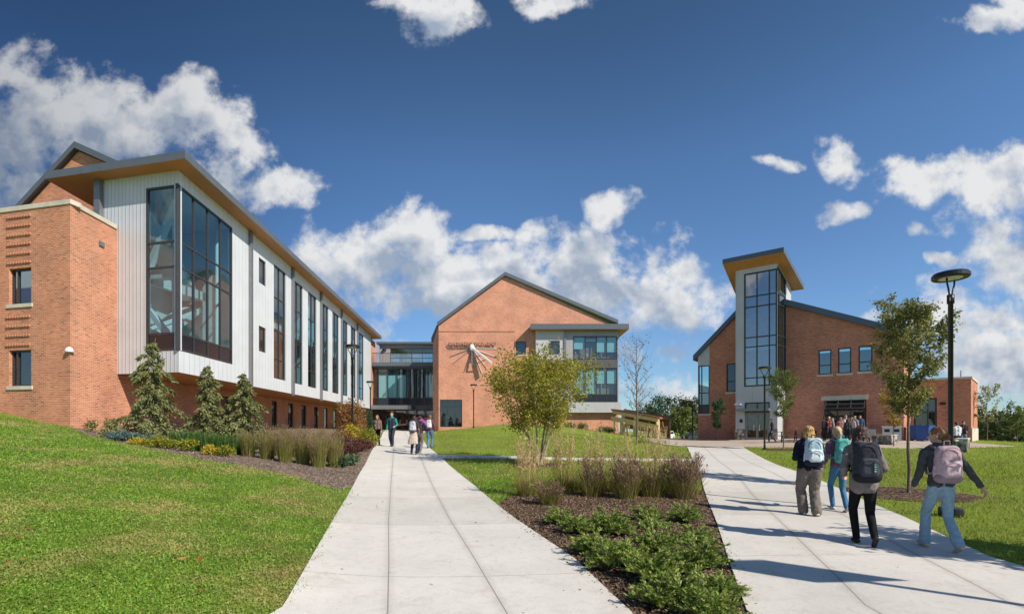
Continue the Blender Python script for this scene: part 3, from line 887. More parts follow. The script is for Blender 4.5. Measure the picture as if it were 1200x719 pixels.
wall(mb, so, cu, cn, 11, cz_(425), zr1, [(1.5, 8.9, cz_(425)+.2, zr1-.5)])
mb.build('upper_wall', M['grey_flat'], CN)
window(CN, so, cu, cn, 1.5, 8.9, cz_(425)+.2, zr1-.5, cols=[3, 4.5, 6, 7.5], rows=[zr1-1.9], fw=.08, inset=.04, glass='glass_dark')
mb = MB(); mb.box(-18.9, -7.4, 69, 78, zr1+.003, zr1+.3); mb.build('roof', M['fascia'], CN)
for x in (-17.9, -9.2):
    mb = MB(); mb.lathe((x, 69.4, zr1-.75), [(.02, .2), (.25, .1), (.3, -.1), (.02, -.12)], 12)
    mb.build('terrace_light', M['black_metal'], CN)
mb = MB(); mb.face([(co[0], 70.5, E-.5), (co[0]+12, 70.5, E-.5), (co[0]+12, 70.5, cz_(431)), (co[0], 70.5, cz_(431))])
mb.box(co[0]+.1, co[0]+12, 66.3, 70.4, cz_(478), cz_(474)); mb.build('interior', M['interior_dark'], CN)

# ------------------------------------------------------------------ central gabled brick building
CB = thing('gabled_hall', 'wide brick gabled building carrying a sundial, with a grey glazed bay', 'building', (2, 60, E))
bo = (-8.9, 60.0); bu = (1, 0); bn = (0, -1)
def bz(y, d=60.0): return E+(HZ-y)/F_PX*d
def bx(px, d=60.0): return (px-CX)/F_PX*d-bo[0]
xl, xr = 0.0, bx(719)
w_low = (bx(515.5), bx(541.5), bz(500), bz(468)); w_sm = (bx(604.5), bx(616.5), bz(415.5), bz(400))
mb = MB()
wall(mb, bo, bu, bn, xr, E-1.5, bz(388), [w_low, w_sm], rev=.2)
poly_wall(mb, bo, bu, [(xl, bz(388)), (xr, bz(388)), (xr, bz(381)), (bx(592), bz(323.5)), (xl, bz(381))])
pz = [bz(388)]
poly_wall(mb, bo, (-.43, .903), [(0, E-1.5), (2.4, E-1.5), (2.4, bz(381)-1.5), (0, bz(381))])
wall(mb, (bo[0]+xr, bo[1]), (0, 1), (1, 0), 16, E-1.5, bz(381))
mb.build('brick_wall', M['brick_pale'], CB)
mb = MB(); mb.box(bo[0], bo[0]+bx(603), 59.955, 59.997, bz(388.6), bz(387.7)); mb.build('joint_strip', M['brick_dark'], CB)
mb = MB()
for a, z1, b, z2 in ((xl-.15, bz(381)-.12, bx(592), bz(323.5)), (bx(592), bz(323.5), xr+.5, bz(379.3))):
    A = Vector((bo[0]+a, 59.65, z1)); B = Vector((bo[0]+b, 59.65, z2)); T = Vector((0, 0, .62))
    mb.obox(A, B-A, (0, 18, 0), T*.68)
mb.obox((bo[0]-.05, 59.95, bz(381)-.10), (-1.2, 2.25, -1.55), (.5, .6, 0), (0, 0, .55))
mb.build('roof', M['fascia'], CB)
window(CB, bo, bu, bn, *w_low, cols=[bx(524), bx(533)], rows=[bz(492.5), bz(476)], fw=.09, inset=.08, glass='glass')
window(CB, bo, bu, bn, *w_sm, fw=.09, inset=.1, sill=True, glass='glass')
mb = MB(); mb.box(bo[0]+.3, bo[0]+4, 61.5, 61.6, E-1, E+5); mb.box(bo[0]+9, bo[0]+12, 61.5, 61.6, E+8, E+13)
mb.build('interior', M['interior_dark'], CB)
# glazed bay
D2 = 59.35
yo = (bo[0]+bx(627.7, D2), D2)
def yx(px): return (px-627.7)/F_PX*D2
def yz(y): return E+(HZ-y)/F_PX*D2
wb = (yx(643), yx(656), yz(415), yz(399)); wg = (yx(671.5), yx(723.6), yz(471), yz(393.5))
mb = MB()
wall(mb, yo, bu, bn, yx(662), yz(471), yz(387), [wb], rev=.15)
mb.face([(yo[0], D2, yz(471)), (yo[0], 60, yz(471)), (yo[0], 60, yz(387)), (yo[0], D2, yz(387))], [(0, 0), (1, 0), (1, 9), (0, 9)])
mb.build('bay_wall', M['white_flat'], CB)
mb = MB()
wall(mb, yo, bu, bn, yx(724.8), yz(471), yz(387), [wg], rev=.15, u_start=yx(662.2))
xe = yo[0]+yx(724.8)
mb.face([(xe, D2, yz(471)), (xe, 66, yz(471)), (xe, 66, yz(387)), (xe, D2, yz(387))], [(0, 0), (7, 0), (7, 9), (0, 9)])
mb.build('bay_wall', M['grey_flat'], CB)
mb = MB(); wall(mb, (yo[0]-.02, D2-.06), bu, bn, yx(728), yz(483), yz(471)-.004); 
mb.face([(yo[0], D2-.06, yz(471)-.004), (xe+.3, D2-.06, yz(471)-.004), (xe+.3, D2+.3, yz(471)-.004), (yo[0], D2+.3, yz(471)-.004)])
mb.face([(yo[0], D2-.06, yz(483)), (xe+.3, D2-.06, yz(483)), (xe+.3, 66, yz(483)), (yo[0], 66, yz(483))])
mb.face([(xe+.3, D2-.06, yz(483)), (xe+.3, 66, yz(483)), (xe+.3, 66, yz(471)), (xe+.3, D2-.06, yz(471))], [(0, 0), (7, 0), (7, 1), (0, 1)])
mb.build('bay_band', M['white_flat'], CB)
window(CB, yo, bu, bn, *wb, fw=.09, inset=.06, glass='glass')
gc = [yx(686), yx(699), yx(711)]
cc = [wg[0]]+gc+[wg[1]]
bld = [(cc[i]+.08, cc[i+1]-.08, yz(b), yz(t)) for i, (b, t) in enumerate(((408.5, 394), (399.5, 397), (412, 394), (412, 394)))]
bld += [(cc[i]+.08, cc[i+1]-.08, yz(b), yz(t)) for i, (b, t) in enumerate(((461, 433), (461, 433), (449, 433), (449, 433)))]
window(CB, yo, bu, bn, *wg, cols=gc, rows=[yz(420), yz(431.5), yz(462)], fw=.11, inset=.03, glass='glass', dark_rows=[(yz(431), yz(420.5)), (yz(470), yz(462.5))], blinds=bld)
mb = MB(); mb.box(yo[0]+yx(661), yo[0]+yx(663.3), D2-.14, D2-.004, yz(471)+.003, yz(387)-.003); mb.build('downpipe', M['grey_metal'], CB)
mb = MB()
slab(mb, [(yo[0]-.65, D2-.9), (xe+1.05, D2-.9), (xe+1.05, 67), (yo[0]+9.5, 67), (yo[0]+9.5, 59.9), (yo[0]-.65, 59.9)], yz(387.2), yz(381), 0, 1, 0)
mb.build('bay_roof', [M['fascia'], M['soffit']], CB)
# brick base under the bay
ko = (yo[0]+1.0, 60.6)
kw = (bx(690)+bo[0]-ko[0]+.25, bx(702.2)+bo[0]-ko[0]+.25, E+.35, E+1.95)
mb = MB(); wall(mb, ko, bu, bn, 9.2, E-2, yz(483)-.004, [kw]); 
wall(mb, (ko[0]+9.2, ko[1]), (0, 1), (1, 0), 6, E-2, yz(483)-.004); mb.build('brick_base', M['brick_pale'], CB)
window(CB, ko, bu, bn, *kw, fw=.09, inset=.08, glass='glass_dark', sill=True)
mb = MB(); mb.box(yo[0]+.2, xe-.1, 61.9, 62, yz(471), yz(387)); mb.box(yo[0]+.2, xe-.1, 59.3, 61.8, yz(431), yz(421)); mb.build('interior', M['interior_dark'], CB)

# sundial and lettering on the brick gable
SD = thing('wall_sundial', 'large metal sundial with a white gnomon and thin hour lines fixed to the brick gable', 'sundial', (bo[0]+bx(553), 59.95, bz(408)))
so3 = Vector((bo[0]+bx(553.3), 59.93, bz(407.5)))
def wp(px, py, dy=0): return Vector((bo[0]+bx(px), 59.95-dy, bz(py)))
tip = wp(576.5, 427, 1.35)
mb = MB(); mb.beam(so3+Vector((0, -.1, 0)), tip, .32, .2)
mb.build('gnomon', M['white_paint'], SD)
mb = MB()
low = wp(553.5, 429, .5)
mb.beam(so3+Vector((0, -.1, -.2)), low, .14, .14); mb.beam(low, tip.lerp(so3, .25), .10, .10)
mb.beam(so3.lerp(low, .55), tip.lerp(so3, .5), .09, .09)
mb.build('strut', M['grey_metal'], SD)
mb = MB(); mb.ball(so3+Vector((0, -.12, 0)), (.32, .22, .42), 14, 8); mb.build('hub', M['white_paint'], SD, True)
for (px, py) in ((525, 408.5), (527, 418), (531, 426), (582, 418.5), (583, 408.5), (571, 432), (565, 437), (544, 436)):
    mb = MB(); mb.beam(wp(553.3, 408, .02), wp(px, py, .02), .055, .05); mb.build('hour_line', M['white_paint' if px > 553 else 'grey_metal'], SD)
cu_ = bpy.data.curves.new('lettering', 'FONT'); cu_.body = 'CULTIVATING EXCELLENCE'; cu_.size = .56; cu_.extrude = .04; cu_.offset = .006; cu_.space_character = 1.12
to = bpy.data.objects.new('tmp_text', cu_); COL.objects.link(to)
bpy.context.view_layer.update()
tm = bpy.data.meshes.new_from_object(to.evaluated_get(bpy.context.evaluated_depsgraph_get()))
bpy.data.objects.remove(to)
wid = max(v.co.x for v in tm.vertices)
sx_ = 5.75/wid
tm.transform(Matrix.Translation((bo[0]+bx(525.5), 59.78, bz(405.3)))@Matrix.Rotation(R(90), 4, 'X')@Matrix.Diagonal((sx_, 1.0, 1, 1)))
tm.materials.clear(); tm.materials.append(M['letters'])
lt = bpy.data.objects.new('lettering', tm); COL.objects.link(lt)
tag(lt, 'dark raised lettering CULTIVATING EXCELLENCE across the brick gable above the sundial', 'sign')

# ------------------------------------------------------------------ right hand brick building with glass tower
RB = thing('tower_building', 'dark red brick building with a tall glass entrance tower and open garage door', 'building', (21.35, 43, E-.8))
ro = (21.35, 43.0); ru = (.787, -.617); rn = (-.617, -.787); RR_ = (.725, .689); RN_ = (.689, -.725)
def rs(px): return s_at(ro, ru, px)
def rz(px, py): return z_at(ro, ru, px, py)
s0, s1 = rs(818), rs(1059)
zsplit = E+6.72
hole_l = (rs(851.3), s_at(ro, ru, 862), rz(856, 459), rz(856, 425.5))
wins_r = [(rs(a), rs(b), rz((a+b)/2, y1), rz((a+b)/2, y0)) for a, b, y0, y1 in ((959, 974.3, 409.5, 438.5), (982, 997.5, 407, 437), (1006, 1022.5, 404.7, 434.8))]
gar = (rs(966), rs(1015), E-.85, rz(990, 468.5))
hole_c = (s0+.02, rs(831.5), rz(825, 486), rz(825, 428))
mb = MB()
wall(mb, ro, ru, rn, s1, E-2.2, zsplit, [hole_l, hole_c, gar]+wins_r, rev=.22, u_start=s0)
poly_wall(mb, ro, ru, [(rs(831.5), zsplit), (s1, zsplit), (s1, E+7.0), (-.26, E+11.5), (rs(831.5), E+11.5-.98*(-.26-rs(831.5)))])
re_ = v2(ro, ru, s1)
wall(mb, re_, RR_, RN_, 3.1, E-2.2, E+6.98, uo=.1)
lc = v2(ro, ru, s0)
wall(mb, lc, (.617, .787), (-.787, .617), 12, E-2.2, E+4.2, uo=.1)
mb.build('brick_wall', M['brick_dark'], RB)
mb = MB(); poly_wall(mb, (ro[0]+rn[0]*.02, ro[1]+rn[1]*.02), ru, [(s0, hole_c[3]), (rs(831.5), hole_c[3]), (rs(831.5), E+11.5-.98*(-.26-rs(831.5))), (s0, E+11.5-.98*(-.26-s0))])
mb.build('gable_panel', M['white_flat'], RB)
# asymmetric roof edge
mb = MB()
rb_ = (.617, .787)
ro_f = v2(ro, rn, .35)
for (a, za), (b, zb2) in (((s0-.35, E+11.5-.98*(-.26-s0+.35)), (-.26, E+11.5)), ((-.26, E+11.5), (s1+.25, E+6.88))):
    A = Vector((*v2(ro_f, ru, a), za)); B = Vector((*v2(ro_f, ru, b), zb2))
    mb.obox(A, B-A, Vector((*rb_, 0))*14, (0, 0, .48))
mb.build('roof', M['fascia_blue'], RB)
for w in wins_r: window(RB, ro, ru, rn, *w, rows=[w[2]+.75], fw=.09, inset=.1, frame='frame', glass='glass_teal', sill=True)
window(RB, ro, ru, rn, *hole_l, rows=[hole_l[2]+.95], fw=.09, inset=.1, glass='glass', sill=True)
window(RB, ro, ru, rn, *hole_c, cols=[hole_c[0]+.3], rows=[rz(825, 474), rz(825, 460)], fw=.09, inset=.02, frame='frame_green', glass='glass_teal', dark_rows=[(rz(825, 485), rz(825, 474.5))])
mb = MB(); q = v2(ro, ru, s0, rn, .02); mb.obox((*q, E+1.33), Vector((*ru, 0))*(rs(833)-s0), Vector((*rn, 0))*-.3, (0, 0, .12)); mb.build('ledge', M['stone'], RB)
# garage door, lintel
mb = MB(); q = v2(ro, ru, rs(962.3), rn, .03); mb.obox((*q, gar[3]+.003), Vector((*ru, 0))*(rs(1017.5)-rs(962.3)), Vector((*rn, 0))*-.2, (0, 0, .36)); mb.build('lintel', M['stone'], RB)
gd_ = MB()
U3 = Vector((*ru, 0)); N3 = Vector((*rn, 0)); gw_ = gar[1]-gar[0]-.16
ga = Vector((*v2(ro, ru, gar[0]+.08), gar[3]))
def leaf(p, q, th=.06):
    ax = (q-p); nn = ax.cross(U3).normalized()*th
    for k in range(4):
        gd_.obox(p+U3*(gw_*k/3-.04 if k else 0), U3*.08, ax, nn)
    for k in (0, .48, .94):
        gd_.obox(p+ax*k+nn*.05, U3*gw_, ax*.06, nn*.9)
knee = ga+N3*.95+Vector((0, 0, -.75))
leaf(ga+N3*(-.12)+Vector((0, 0, -.05)), knee)
leaf(knee+Vector((0, 0, -.05)), ga+N3*-.1+Vector((0, 0, -1.75)))
gdo = gd_.build('folding_door', M['frame'], RB)
gp_ = MB()
for p, q in ((ga+N3*(-.1)+Vector((0, 0, -.07)), knee), (knee+Vector((0, 0, -.05)), ga+N3*-.1+Vector((0, 0, -1.75)))):
    gp_.face([p, p+U3*gw_, q+U3*gw_, q])
gp_.build('pane', M['glass'], gdo)
# interior
mb = MB()
io = v2(ro, rn, -4.0)
wall(mb, io, ru, rn, s1, E-1, E+6.7, u_start=s0+.3); 
fl = [v2(ro, ru, gar[0]-1, rn, -.1), v2(ro, ru, gar[1]+1, rn, -.1), v2(ro, ru, gar[1]+1, rn, -4), v2(ro, ru, gar[0]-1, rn, -4)]
mb.face([(*p, E-.83) for p in fl]); mb.face([(*p, gar[3]+.4) for p in fl])
mb.build('interior', M['interior_dark'], RB)
# tower
to_ = (20.1, 41.4)
tl, tr_ = s_at(to_, ru, 862), s_at(to_, ru, 911)
tc_ = v2(to_, ru, tr_)
def tz(px, py): return z_at(to_, ru, px, py)
ztw = E+13.5
tg = (s_at(to_, ru, 872), tr_-.02, tz(872.5, 453), E+13.1)
td = (s_at(to_, ru, 872.5), s_at(to_, ru, 902), E-.85, tz(888, 471))
mb = MB()
wall(mb, to_, ru, rn, tr_, E+.05, ztw, [tg, (td[0], td[1], E+.05, td[3])], rev=.2, u_start=tl)
tw_r = 3.3
rg_ = (.02, s_at(tc_, RR_, 920.8), tg[2], E+11.3)
RK = .40                                  # fall of the tower roof towards the back, per metre
zr_ = E+11.3
rge = rg_[1]
wall(mb, tc_, RR_, RN_, tw_r, E-1.3, zr_, [rg_, (s_at(tc_, RR_, 918.5), s_at(tc_, RR_, 924.5), E-.85, E+1.9)], rev=.2)
poly_wall(mb, tc_, RR_, [(rge, zr_), (tw_r, zr_), (tw_r, ztw-RK*tw_r), (rge, ztw-RK*rge)])
poly_wall(mb, tc_, RR_, [(.0, ztw-.22), (rge, ztw-.22-RK*rge), (rge, ztw-RK*rge), (0, ztw)])
tlp = v2(to_, ru, tl)
poly_wall(mb, tlp, (.617, .787), [(0, E-1.3), (3.2, E-1.3), (3.2, ztw-RK*3.2), (0, ztw)])
bk = v2(tlp, (.617, .787), 3.2); b2 = v2(tc_, RR_, tw_r)
mb.face([(*bk, E+7), (*b2, E+7), (*b2, ztw-RK*tw_r), (*bk, ztw-RK*3.2)], [(0, 0), (4, 0), (4, 9), (0, 9)])
mb.build('tower_wall', M['white_flat'], RB)
mb = MB()
wall(mb, to_, ru, rn, td[0], E-1.6, E+.045, u_start=tl-.06); wall(mb, to_, ru, rn, tr_+.02, E-1.6, E+.045, u_start=td[1])
mb.build('stone_base', M['rubble'], RB)
tcols = [s_at(to_, ru, p) for p in (887, 901.5)]
trow = [z_at(to_, ru, 873, p) for p in (348.4, 360.6, 396, 407)]+[tz(872.5, 443)]
window(RB, to_, ru, rn, *tg, cols=tcols, rows=trow, fw=.11, inset=-.02, frame='frame_green', glass='glass_tower')
wr_top = [z for z in trow if z < E+11.2]
frr = window(RB, tc_, RR_, RN_, *rg_, cols=[s_at(tc_, RR_, 913.5)], rows=wr_top, fw=.11, inset=-.02, frame='frame_green', glass='glass')
mb = MB(); q0_, q1_ = v2(tc_, RR_, .03, RN_, -.04), v2(tc_, RR_, rge-.02, RN_, -.04)
mb.face([(*q0_, zr_+.01), (*q1_, zr_+.01), (*q1_, ztw-.2-RK*rge), (*q0_, ztw-.2)]); mb.build('raked_pane', M['glass'], frr)
mb = MB()
mb.beam((*v2(tc_, RR_, 0, RN_, .0), ztw-.27), (*v2(tc_, RR_, rge, RN_, .0), ztw-.27-RK*rge), .1, .1)
for t_, w_2 in ((.05, .1), (s_at(tc_, RR_, 913.5), .08), (rge-.05, .1)): mb.beam((*v2(tc_, RR_, t_, RN_, .005), zr_), (*v2(tc_, RR_, t_, RN_, .005), ztw-.3-RK*t_), w_2, .09)
mb.build('raked_frame', M['frame_green'], frr)
dfr = window(RB, to_, ru, rn, td[0], td[1], E-.85, E+1.42, cols=[(td[0]+td[1])/2], rows=[E+.05], fw=.2, inset=.08, frame='grey_metal', glass='glass_dark', name='entrance_door')
for k in (-.25, .17):
    mb = MB(); q = v2(to_, ru, (td[0]+td[1])/2+k, rn, 0); mb.obox((*q, E-.1), U3*.05, N3*.06, (0, 0, .5))
    mb.build('handle', M['light_metal'], dfr)
window(RB, to_, ru, rn, td[0], td[1], E+1.42, td[3], cols=[(td[0]+td[1])/2], fw=.1, inset=.08, frame='frame', glass='glass_dark', name='transom_window')
mb = MB(); q = v2(to_, ru, td[0]-.5, rn, 1.0); mb.obox((*q, tz(888, 481.5)), U3*(td[1]-td[0]+.6), N3*-.98, (0, 0, .2)); mb.build('canopy', M['grey_metal'], RB)
mb = MB()
oc = 1.0
k0 = v2(v2(to_, ru, tl-.75), rn, 1.15); k1 = v2(v2(to_, ru, tr_+.65), rn, 1.15)
k2 = v2(k1, RR_, 5.0); k3 = v2(k0, (.617, .787), 4.9)
zk = [ztw+.003+RK*1.15, ztw+.003+RK*1.15, ztw+.003-RK*3.75, ztw+.003-RK*3.75]
kb = [Vector((*p, z)) for p, z in zip((k0, k1, k2, k3), zk)]; kt = [p+Vector((0, 0, .38)) for p in kb]
mb.face(list(reversed(kb)), [(0, .01), (0, 5), (5, 5), (5, .01)], 1); mb.face(kt, None, 0)
for a in range(4): mb.face([kb[a], kb[(a+1) % 4], kt[(a+1) % 4], kt[a]], None, 0)
mb.build('tower_roof', [M['fascia_blue'], M['soffit']], RB)
mb = MB()
for zz in (E+3.4, E+7.2):
    pts = [v2(v2(to_, ru, tl+.3), rn, -1.2), v2(v2(to_, ru, tr_-.5), rn, -1.2), v2(tc_, RR_, 2.8), v2(tlp, (.617, .787), 3.1)]
    mb.face([(*p, zz) for p in pts]); mb.face([(*p, zz-.35) for p in pts])
    mb.face([(*pts[0], zz), (*pts[1], zz), (*pts[1], zz-.35), (*pts[0], zz-.35)])
mb.build('interior', M['interior'], RB)
for px, py, nm in ((863.3, 493.5, 'call_box'),):
    q = v2(to_, ru, s_at(to_, ru, px)+.25, rn, .01); mb = MB(); mb.obox((*q, tz(px, py)-.1), U3*.22, N3*.08, (0, 0, .28)); mb.build(nm, M['black_metal'], RB)
q = v2(ro, ru, rs(841), rn, .1); mb = MB(); mb.ball((*q, rz(841, 474.5)), .16, 12, 8); mb.build('wall_light', M['lens'], RB, True)
q = v2(to_, ru, tl-.02, rn, .1); mb = MB(); mb.obox((*q, tz(861, 474.5)), U3*.5, N3*.25, (0, 0, .12)); mb.build('wall_light', M['white_paint'], RB)

# low brick annex at the right end
AN = thing('brick_annex', 'low flat roofed brick wing at the right end of the tower building', 'building', (33, 38, E-.8))
ao = v2(re_, RR_, 3.1)
as1 = s_at(ao, ru, 1138)
ad_ = (max(.12, s_at(ao, ru, 1071)), s_at(ao, ru, 1098), E-.95, z_at(ao, ru, 1085, 466))
zan = z_at(ao, ru, 1130, 443.5)
mb = MB()
wall(mb, ao, ru, rn, as1, E-2.2, zan, [ad_], rev=.25)
ae = v2(ao, ru, as1)
wall(mb, ae, RR_, RN_, 6.2, E-2.2, zan, uo=.1)
mb.build('brick_wall', M['brick_dark'], AN)
mb = MB(); q = v2(v2(ao, ru, -.0), rn, .06); mb.obox((*q, zan+.002), U3*(as1+.05), N3*-.35, (0, 0, .15))
q = v2(v2(ae, RN_, .06), RR_, .3); mb.obox((*q, zan+.004), Vector((*RR_, 0))*6, Vector((*RN_, 0))*-.35, (0, 0, .15)); mb.build('coping', M['stone'], AN)
mb = MB(); q = v2(ae, RR_, .1, RN_, .02); mb.obox((*q, E-2.2), Vector((*RR_, 0))*6, Vector((*RN_, 0))*.04, (0, 0, 2.3)); mb.build('stone_base', M['stone'], AN)
window(AN, ao, ru, rn, *ad_, cols=[(ad_[0]+ad_[1])/2+.15], rows=[E+1.35], fw=.12, inset=.1, glass='glass_dark', name='glazed_door')
mb = MB(); io2 = v2(ao, rn, -2.5); wall(mb, io2, ru, rn, 3, E-1, zan-.2); mb.build('interior', M['interior_dark'], AN)
mb = MB(); q = v2(ao, ru, s_at(ao, ru, 1101.5), rn, .01); mb.obox((*q, z_at(ao, ru, 1104, 474)), U3*.32, N3*.15, (0, 0, .2)); mb.build('wall_light', M['black_metal'], AN)
mb = MB(); q = v2(ao, ru, s_at(ao, ru, 1128), rn, -1.2); mb.tube([(*q, zan-.1), (*q, zan+.75)], .05, 8); mb.build('roof_vent', M['light_metal'], AN)

# ------------------------------------------------------------------ vegetation kit
def rvec(rg, n):
    v = rg.normal(size=(n, 3)); return v/np.linalg.norm(v, axis=1, keepdims=True)
def diamonds(C, D, Wd, L, W):
    """leaf quads: C base (n,3), D direction, Wd width direction"""
    L = np.broadcast_to(np.asarray(L, float).reshape(-1, 1), (len(C), 1)); W = np.broadcast_to(np.asarray(W, float).reshape(-1, 1), (len(C), 1))
    return np.stack([C, C+D*L*.45+Wd*W*.5, C+D*L, C+D*L*.45-Wd*W*.5], 1)
def perp(D, rg):
    r = rvec(rg, len(D)); w = np.cross(D, r); return w/np.maximum(np.linalg.norm(w, axis=1, keepdims=True), 1e-6)
def leaves(C, rg, L, W, up=0., droop=0., jit=.35):
    D = rvec(rg, len(C)); D[:, 2] += up-droop; D /= np.linalg.norm(D, axis=1, keepdims=True)
    return diamonds(C, D, perp(D, rg), L*rg.uniform(1-jit, 1+jit, len(C)), W*rg.uniform(1-jit, 1+jit, len(C)))

def tree(label, base, H, rad, z0, nl, nleaf, lsize, leaf, bark='bark', tr=.05, seed=1, name='deciduous_tree', multi=1, lean=.02, shape=None, group='young trees on the campus lawns',
         sub=4, spread=.5, up=.55, stake=False, aspect=.55):
    """trunk with limbs and twigs, leaves gathered round the twig ends"""
    rg = np.random.default_rng(seed); rr = random.Random(seed)
    base = Vector(base); root = thing(name, label, 'tree', base, 0, group)
    mb = MB(); nodes = []
    shape = shape or (lambda f: math.sin(math.pi*(.12+.80*f))**.8)
    for m in range(multi):
        a0 = 2*math.pi*(m+rr.random()*.5)/multi
        top = Vector((0, 0, H*.97)) if multi == 1 else Vector((math.cos(a0)*rad*.55, math.sin(a0)*rad*.55, H*rr.uniform(.78, .93)))
        n = 9; tp = []
        for i in range(n):
            f = i/(n-1)
            p = Vector((top.x*f**(1.25 if multi == 1 else .85), top.y*f**(1.25 if multi == 1 else .85), top.z*f))+Vector((rr.uniform(-1, 1), rr.uniform(-1, 1), 0))*H*lean*.35*(0 if i == 0 else 1)
            if multi > 1: p += Vector((math.cos(a0), math.sin(a0), 0))*.06*(1-f)
            tp.append(p)
        tp[0].z -= .15
        mb.tube(tp, [tr*(1-.86*i/(n-1)) for i in range(n)], 7)
        def at(f):
            x = f*(n-1); i = min(n-2, int(x)); return tp[i].lerp(tp[i+1], x-i)
        for k in range(nl):
            f = (z0+(1-z0)*(k+.5)/nl)*.93
            s = at(f); g = (f-z0)/(1-z0)
            az = k*2.4+rr.uniform(-.4, .4)+m
            Lb = rad*shape(max(0, min(1, g)))*rr.uniform(.75, 1.12)*(1 if multi == 1 else .62)
            d = Vector((math.cos(az), math.sin(az), up*rr.uniform(.6, 1.5)))
            pts = [s]
            for j in range(4):
                d = (d+Vector((rr.uniform(-.22, .22), rr.uniform(-.22, .22), rr.uniform(-.05, .25)))).normalized()
                pts.append(pts[-1]+d*Lb/4*1.1)
            r0 = tr*(1-.86*f)*.62
            mb.tube(pts, [r0, r0*.75, r0*.5, r0*.32, r0*.12], 5)
            nodes += [pts[2], pts[3], pts[4]]
            for q in range(sub):
                j = rr.choice((1, 2, 3)); s2 = pts[j].lerp(pts[j+1], rr.random())
                d2_ = (d+Vector((rr.uniform(-1, 1), rr.uniform(-1, 1), rr.uniform(-.35, .75)))).normalized()
                l2 = Lb*rr.uniform(.25, .5)
                p2 = [s2, s2+d2_*l2*.5, s2+d2_*l2+Vector((0, 0, l2*.12))]
                mb.tube(p2, [r0*.34, r0*.22, r0*.08], 4)
                nodes += [p2[1], p2[2], p2[2]]
    mb.build('trunk', M[bark], root, True, local=True)
    if nleaf:
        Nn_ = np.array([tuple(p) for p in nodes])
        clump = rg.integers(0, len(Nn_), nleaf)
        wgt = rg.uniform(.35, 1.0, len(Nn_))[clump]
        C = Nn_[clump]+rg.normal(size=(nleaf, 3))*(rad*.5*spread*.4*wgt)[:, None]
        np_mesh('crown', leaves(C, rg, lsize, lsize*aspect, droop=.25).reshape(-1, 3), 4, M[leaf], root, off=0)
    return root

def ipt(px, d): v = gd(px, d); return v

# multi stemmed tree in the middle lawn
tree('yellow green multi stemmed tree in a mulch ring by the cross path', T_MID, 4.2, 2.15, .38, 13, 19500, .096, 'yellow_leaf', 'bark_pale', .05, 11, multi=6, spread=.5, up=.42, sub=5)
# nearly bare tree by the timber shelter
tb = gd(746, 34)
tree('tall almost leafless tree with fine grey twigs beside the glazed bay', tb, 7.6, 1.75, .26, 30, 420, .11, 'brown_leaf', 'bark', .075, 5, up=.75, sub=6, spread=.5)
# near right lawn tree
tree('slender olive leaved tree in a mulch ring beside the tall near lamp post', T_R, 4.75, .88, .43, 34, 12500, .074, 'tree_leaf', 'bark', .045, 8, up=.75, spread=.5, sub=5, lean=.008)
tree('small pale green tree in front of the glass tower', T_D, 4.7, 1.12, .44, 24, 8000, .08, 'tree_leaf_fresh', 'bark', .045, 9, up=.75, spread=.55, lean=.008)
tree('small golden leaved tree beside the open garage door', gd(1047, 31), 3.4, .95, .35, 16, 2000, .12, 'autumn_leaf', 'bark', .03, 14, up=.9, spread=.45)
tree('narrow dark green tree against the brick wall left of the tower', gd(840, 42.3), 3.4, .75, .28, 14, 2400, .12, 'pine_dark', 'bark', .035, 15, up=.9, spread=.6)
tree('thin leafed small tree right of the low brick annex', gd(1157, 38), 4.0, 1.35, .36, 14, 900, .15, 'tree_leaf', 'bark', .035, 16, up=.8, spread=.4)
tree('bushy bright green tree at the right edge of the lawn', gd(1192, 42), 2.6, 1.3, .2, 12, 2600, .14, 'tree_leaf_fresh', 'bark', .04, 17, up=.6, spread=.6)
for k, (px, d, H, rd, lf, lab) in enumerate(((1115, 70, 6, 3, 'wood_far', 'dark tree rising behind the low annex wall'), (797, 92, 6.0, 2.4, 'tree_leaf_fresh', 'pale green tree behind the distant lamp posts'),
        (806, 100, 8.2, 2.6, 'wood_far', 'taller thin dark tree behind the nearest distant lamp'), (780, 110, 8.8, 4.6, 'pine_dark', 'big round dark tree behind the timber shelter'),
        (765, 122, 7, 4.5, 'wood_far', 'lower dull green tree left of the big round dark tree'), (815, 108, 6.2, 3.2, 'tree_leaf', 'olive bushy tree beside the brick corner of the tower building'))):
    tree(lab, gd(px, d), H, rd, .18, 16, 3000, .42, lf, 'bark', .12, 30+k, spread=.8, up=.45, group='distant trees behind the buildings')

